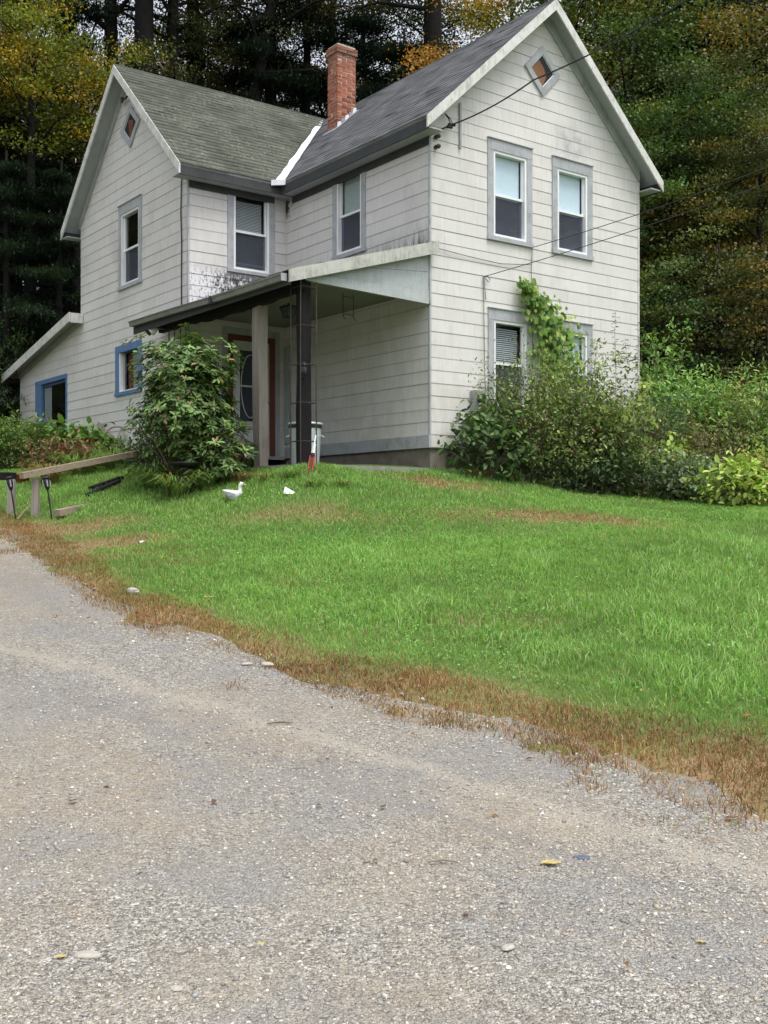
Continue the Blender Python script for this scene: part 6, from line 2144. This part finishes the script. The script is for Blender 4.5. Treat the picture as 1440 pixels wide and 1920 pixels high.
x, y = hw(.32, -.15)
wire('power_cable', 'thick black service cable rising from the gable corner past the diamond window', [(x, y, 7.77), at(1000, 150, 16.0), at(1290, -2, 14.6), at(2100, -440, 11)], .013, .06)
x, y = hw(2.23, -.04)
wire('phone_wire', 'upper thin wire running from between the front windows to the right', [(x, y, 6.12), at(1440, 313, 17.0), at(2400, -60, 14)], .0065, .05)
x, y = hw(1.10, -.04)
wire('phone_wire', 'lower thin wire running from the front wall to the right edge', [(x, y, 5.47), at(1440, 343, 16.2), at(2400, -40, 13)], .0065, .05)
for nm, lb, pts in (('wall_wire', 'thin wire dropping down the wall left of the first lower window', [(1.10, 5.47), (1.115, 5.0), (1.13, 4.2), (1.15, 3.55), (1.05, 3.45)]),
                    ('wall_wire', 'dark wire dropping between the front windows behind the vine', [(2.23, 6.12), (2.20, 5.7), (2.24, 5.3), (2.21, 4.9), (2.25, 4.4), (2.22, 3.9), (2.24, 3.3)]),
                    ('wall_wire', 'slack thin wire across the wall from the porch roof', [(.10, 5.80), (.8, 5.76), (1.5, 5.74), (2.2, 5.82)]),
                    ('wall_wire', 'short curled wire tail beside the wire anchor', [(1.12, 5.47), (1.22, 5.40), (1.26, 5.44), (1.20, 5.50), (1.12, 5.45), (1.16, 5.1)])):
    P = [Vector((*hw(u, -.035), z)) for u, z in pts]
    o = MB().tube([p - P[0] for p in P], .0055, 5).build(nm, M['cable'])
    o.location = P[0]
    tag(o, lb, 'wire')
x, y = hw(U2 - .10, 6.95)
br = thing('wire_bracket', 'small iron wire bracket above the diamond window of the wing gable', 'bracket', (x, y, 9.80), HROT)
MB().tube([(0, .14, .02), (0, 0, .0), (0, -.12, .02)], .02, 6).build('arm', M['rust'], br)
MB().tube([(.0, .13, -.03), (.0, .13, .07)], .035, 8).build('insulator', M['porcelain'], br)
x, y = hw(U2 - .06, 12.25)
dr = MB().lathe([(.005, 0), (.075, .01), (.075, .02), (.03, .035)], n=16).build('wall_plaque', M['lace'])
dr.location = (x, y, 3.86)
dr.rotation_euler = (R(90), 0, HROT - R(90))
dr.scale = (1, 1.5, 1)
tag(dr, 'pale oval plaque hanging on the blue door frame', 'plaque')

# ------------------------------------------------------------------ litter on the drive and lawn
def fallen_leaf(px_, py_, d, s, m, label, rot):
    p = at(px_, py_, d)
    vs = [(0, 0, .004), (.35, .28, .03), (.62, .20, .012), (1.0, .02, .035), (.60, -.24, .018), (.30, -.26, .035)]
    o = MB().add([((a - .5) * s, b * s, c * s * 2) for a, b, c in vs], [(0, 1, 2, 3), (3, 4, 5, 0)]).build('fallen_leaf', m)
    o.location = (p.x, p.y, g1(p.x, p.y) + .02)
    o.rotation_euler = (0, 0, rot)
    tag(o, label, 'leaf', 'fallen leaves')


fallen_leaf(1033, 1629, 4.64, .10, M['deadleaf'], 'yellow fallen leaf beside the slate chip on the drive', .1)
fallen_leaf(115, 1805, 3.75, .05, M['deadleaf'], 'small yellow leaf left of the pale flat stone', .5)
fallen_leaf(490, 1786, 3.85, .035, M['deadleaf'], 'tiny yellow-green leaf in the middle of the foreground gravel', .7)
fallen_leaf(1315, 1784, 3.9, .04, M['deadleaf'], 'small yellow leaf at the lower right of the drive', -.2)
fallen_leaf(392, 1122, 10.4, .14, M['deadleaf'], 'tan leaf lying at the edge of the lawn', .4)
fallen_leaf(1372, 1545, 5.3, .08, M['brownleaf'], 'reddish brown leaf at the tip of the brown grass', .3)
fallen_leaf(719, 1538, 5.25, .05, M['brownleaf'], 'dark curled leaf alone in the middle of the drive', 1.0)
fallen_leaf(137, 1535, 5.3, .06, M['brownleaf'], 'brown leaf at the left of the drive', .8)
fallen_leaf(600, 1531, 5.25, .04, M['brownleaf'], 'tiny dark leaf left of the curled leaf', .2)
fallen_leaf(1400, 1340, 6.9, .09, M['terracotta'], 'rust coloured leaf in the grass at far right', 1.2)


def rock(px_, py_, d, s, m, label, flat=.5, seed=1):
    r = random.Random(seed)
    p = at(px_, py_, d)
    vs, fs = [], []
    N = 9
    for (rr, z) in ((.75, -.3), (1.0, .15), (.85, .6), (.4, .9)):
        for k in range(N):
            a = 2 * math.pi * k / N
            q = rr * r.uniform(.82, 1.15)
            vs.append((math.cos(a) * q * s * 1.3, math.sin(a) * q * s * .8, z * s * flat * r.uniform(.85, 1.1)))
    for i in range(3):
        for k in range(N):
            fs.append((i * N + k, i * N + (k + 1) % N, (i + 1) * N + (k + 1) % N, (i + 1) * N + k))
    fs.append(tuple(range(3 * N, 4 * N)))
    o = MB().add(vs, fs).build('stone', m)
    o.location = (p.x, p.y, g1(p.x, p.y) + .008)
    o.rotation_euler = (0, 0, r.uniform(-.6, .6))
    tag(o, label, 'stone', 'loose stones')


rock(249, 1113, 10.8, .062, M['palestone'], 'rounded pale stone at the corner of the lawn and drive', .9, 1)
rock(1090, 1612, 4.74, .032, M['slate'], 'blue-grey slate chip on the drive', .25, 2)
rock(165, 1800, 3.78, .040, M['palestone'], 'pale flat stone at the lower left of the drive', .3, 3)
rock(330, 1857, 3.55, .020, M['palestone'], 'white pebble near the bottom edge of the drive', .6, 4)
rock(952, 1793, 3.85, .025, M['palestone'], 'pale pebble at the lower centre right of the drive', .5, 5)
rock(500, 1250, 8.1, .045, M['palestone'], 'light stone in the brown strip left of centre', .6, 6)
rock(462, 1248, 8.1, .040, M['palestone'], 'flat whitish stone at the gravel edge', .4, 7)
for i, (px_, py_, d, L_, lb, rz) in enumerate(((830, 1628, 4.62, .13, 'thin pale twig lying on the drive', .1), (525, 1358, 6.6, .16, 'short dark twig in the upper drive', .2))):
    p = at(px_, py_, d)
    o = MB().tube([(-L_ / 2, 0, .006), (0, .012, .010), (L_ / 2, -.008, .006)], [.004, .005, .003], 5).build('twig', M['railwood'] if i == 0 else M['stem'])
    o.location = (p.x, p.y, g1(p.x, p.y) + .014)
    o.rotation_euler = (0, 0, rz)
    tag(o, lb, 'twig')
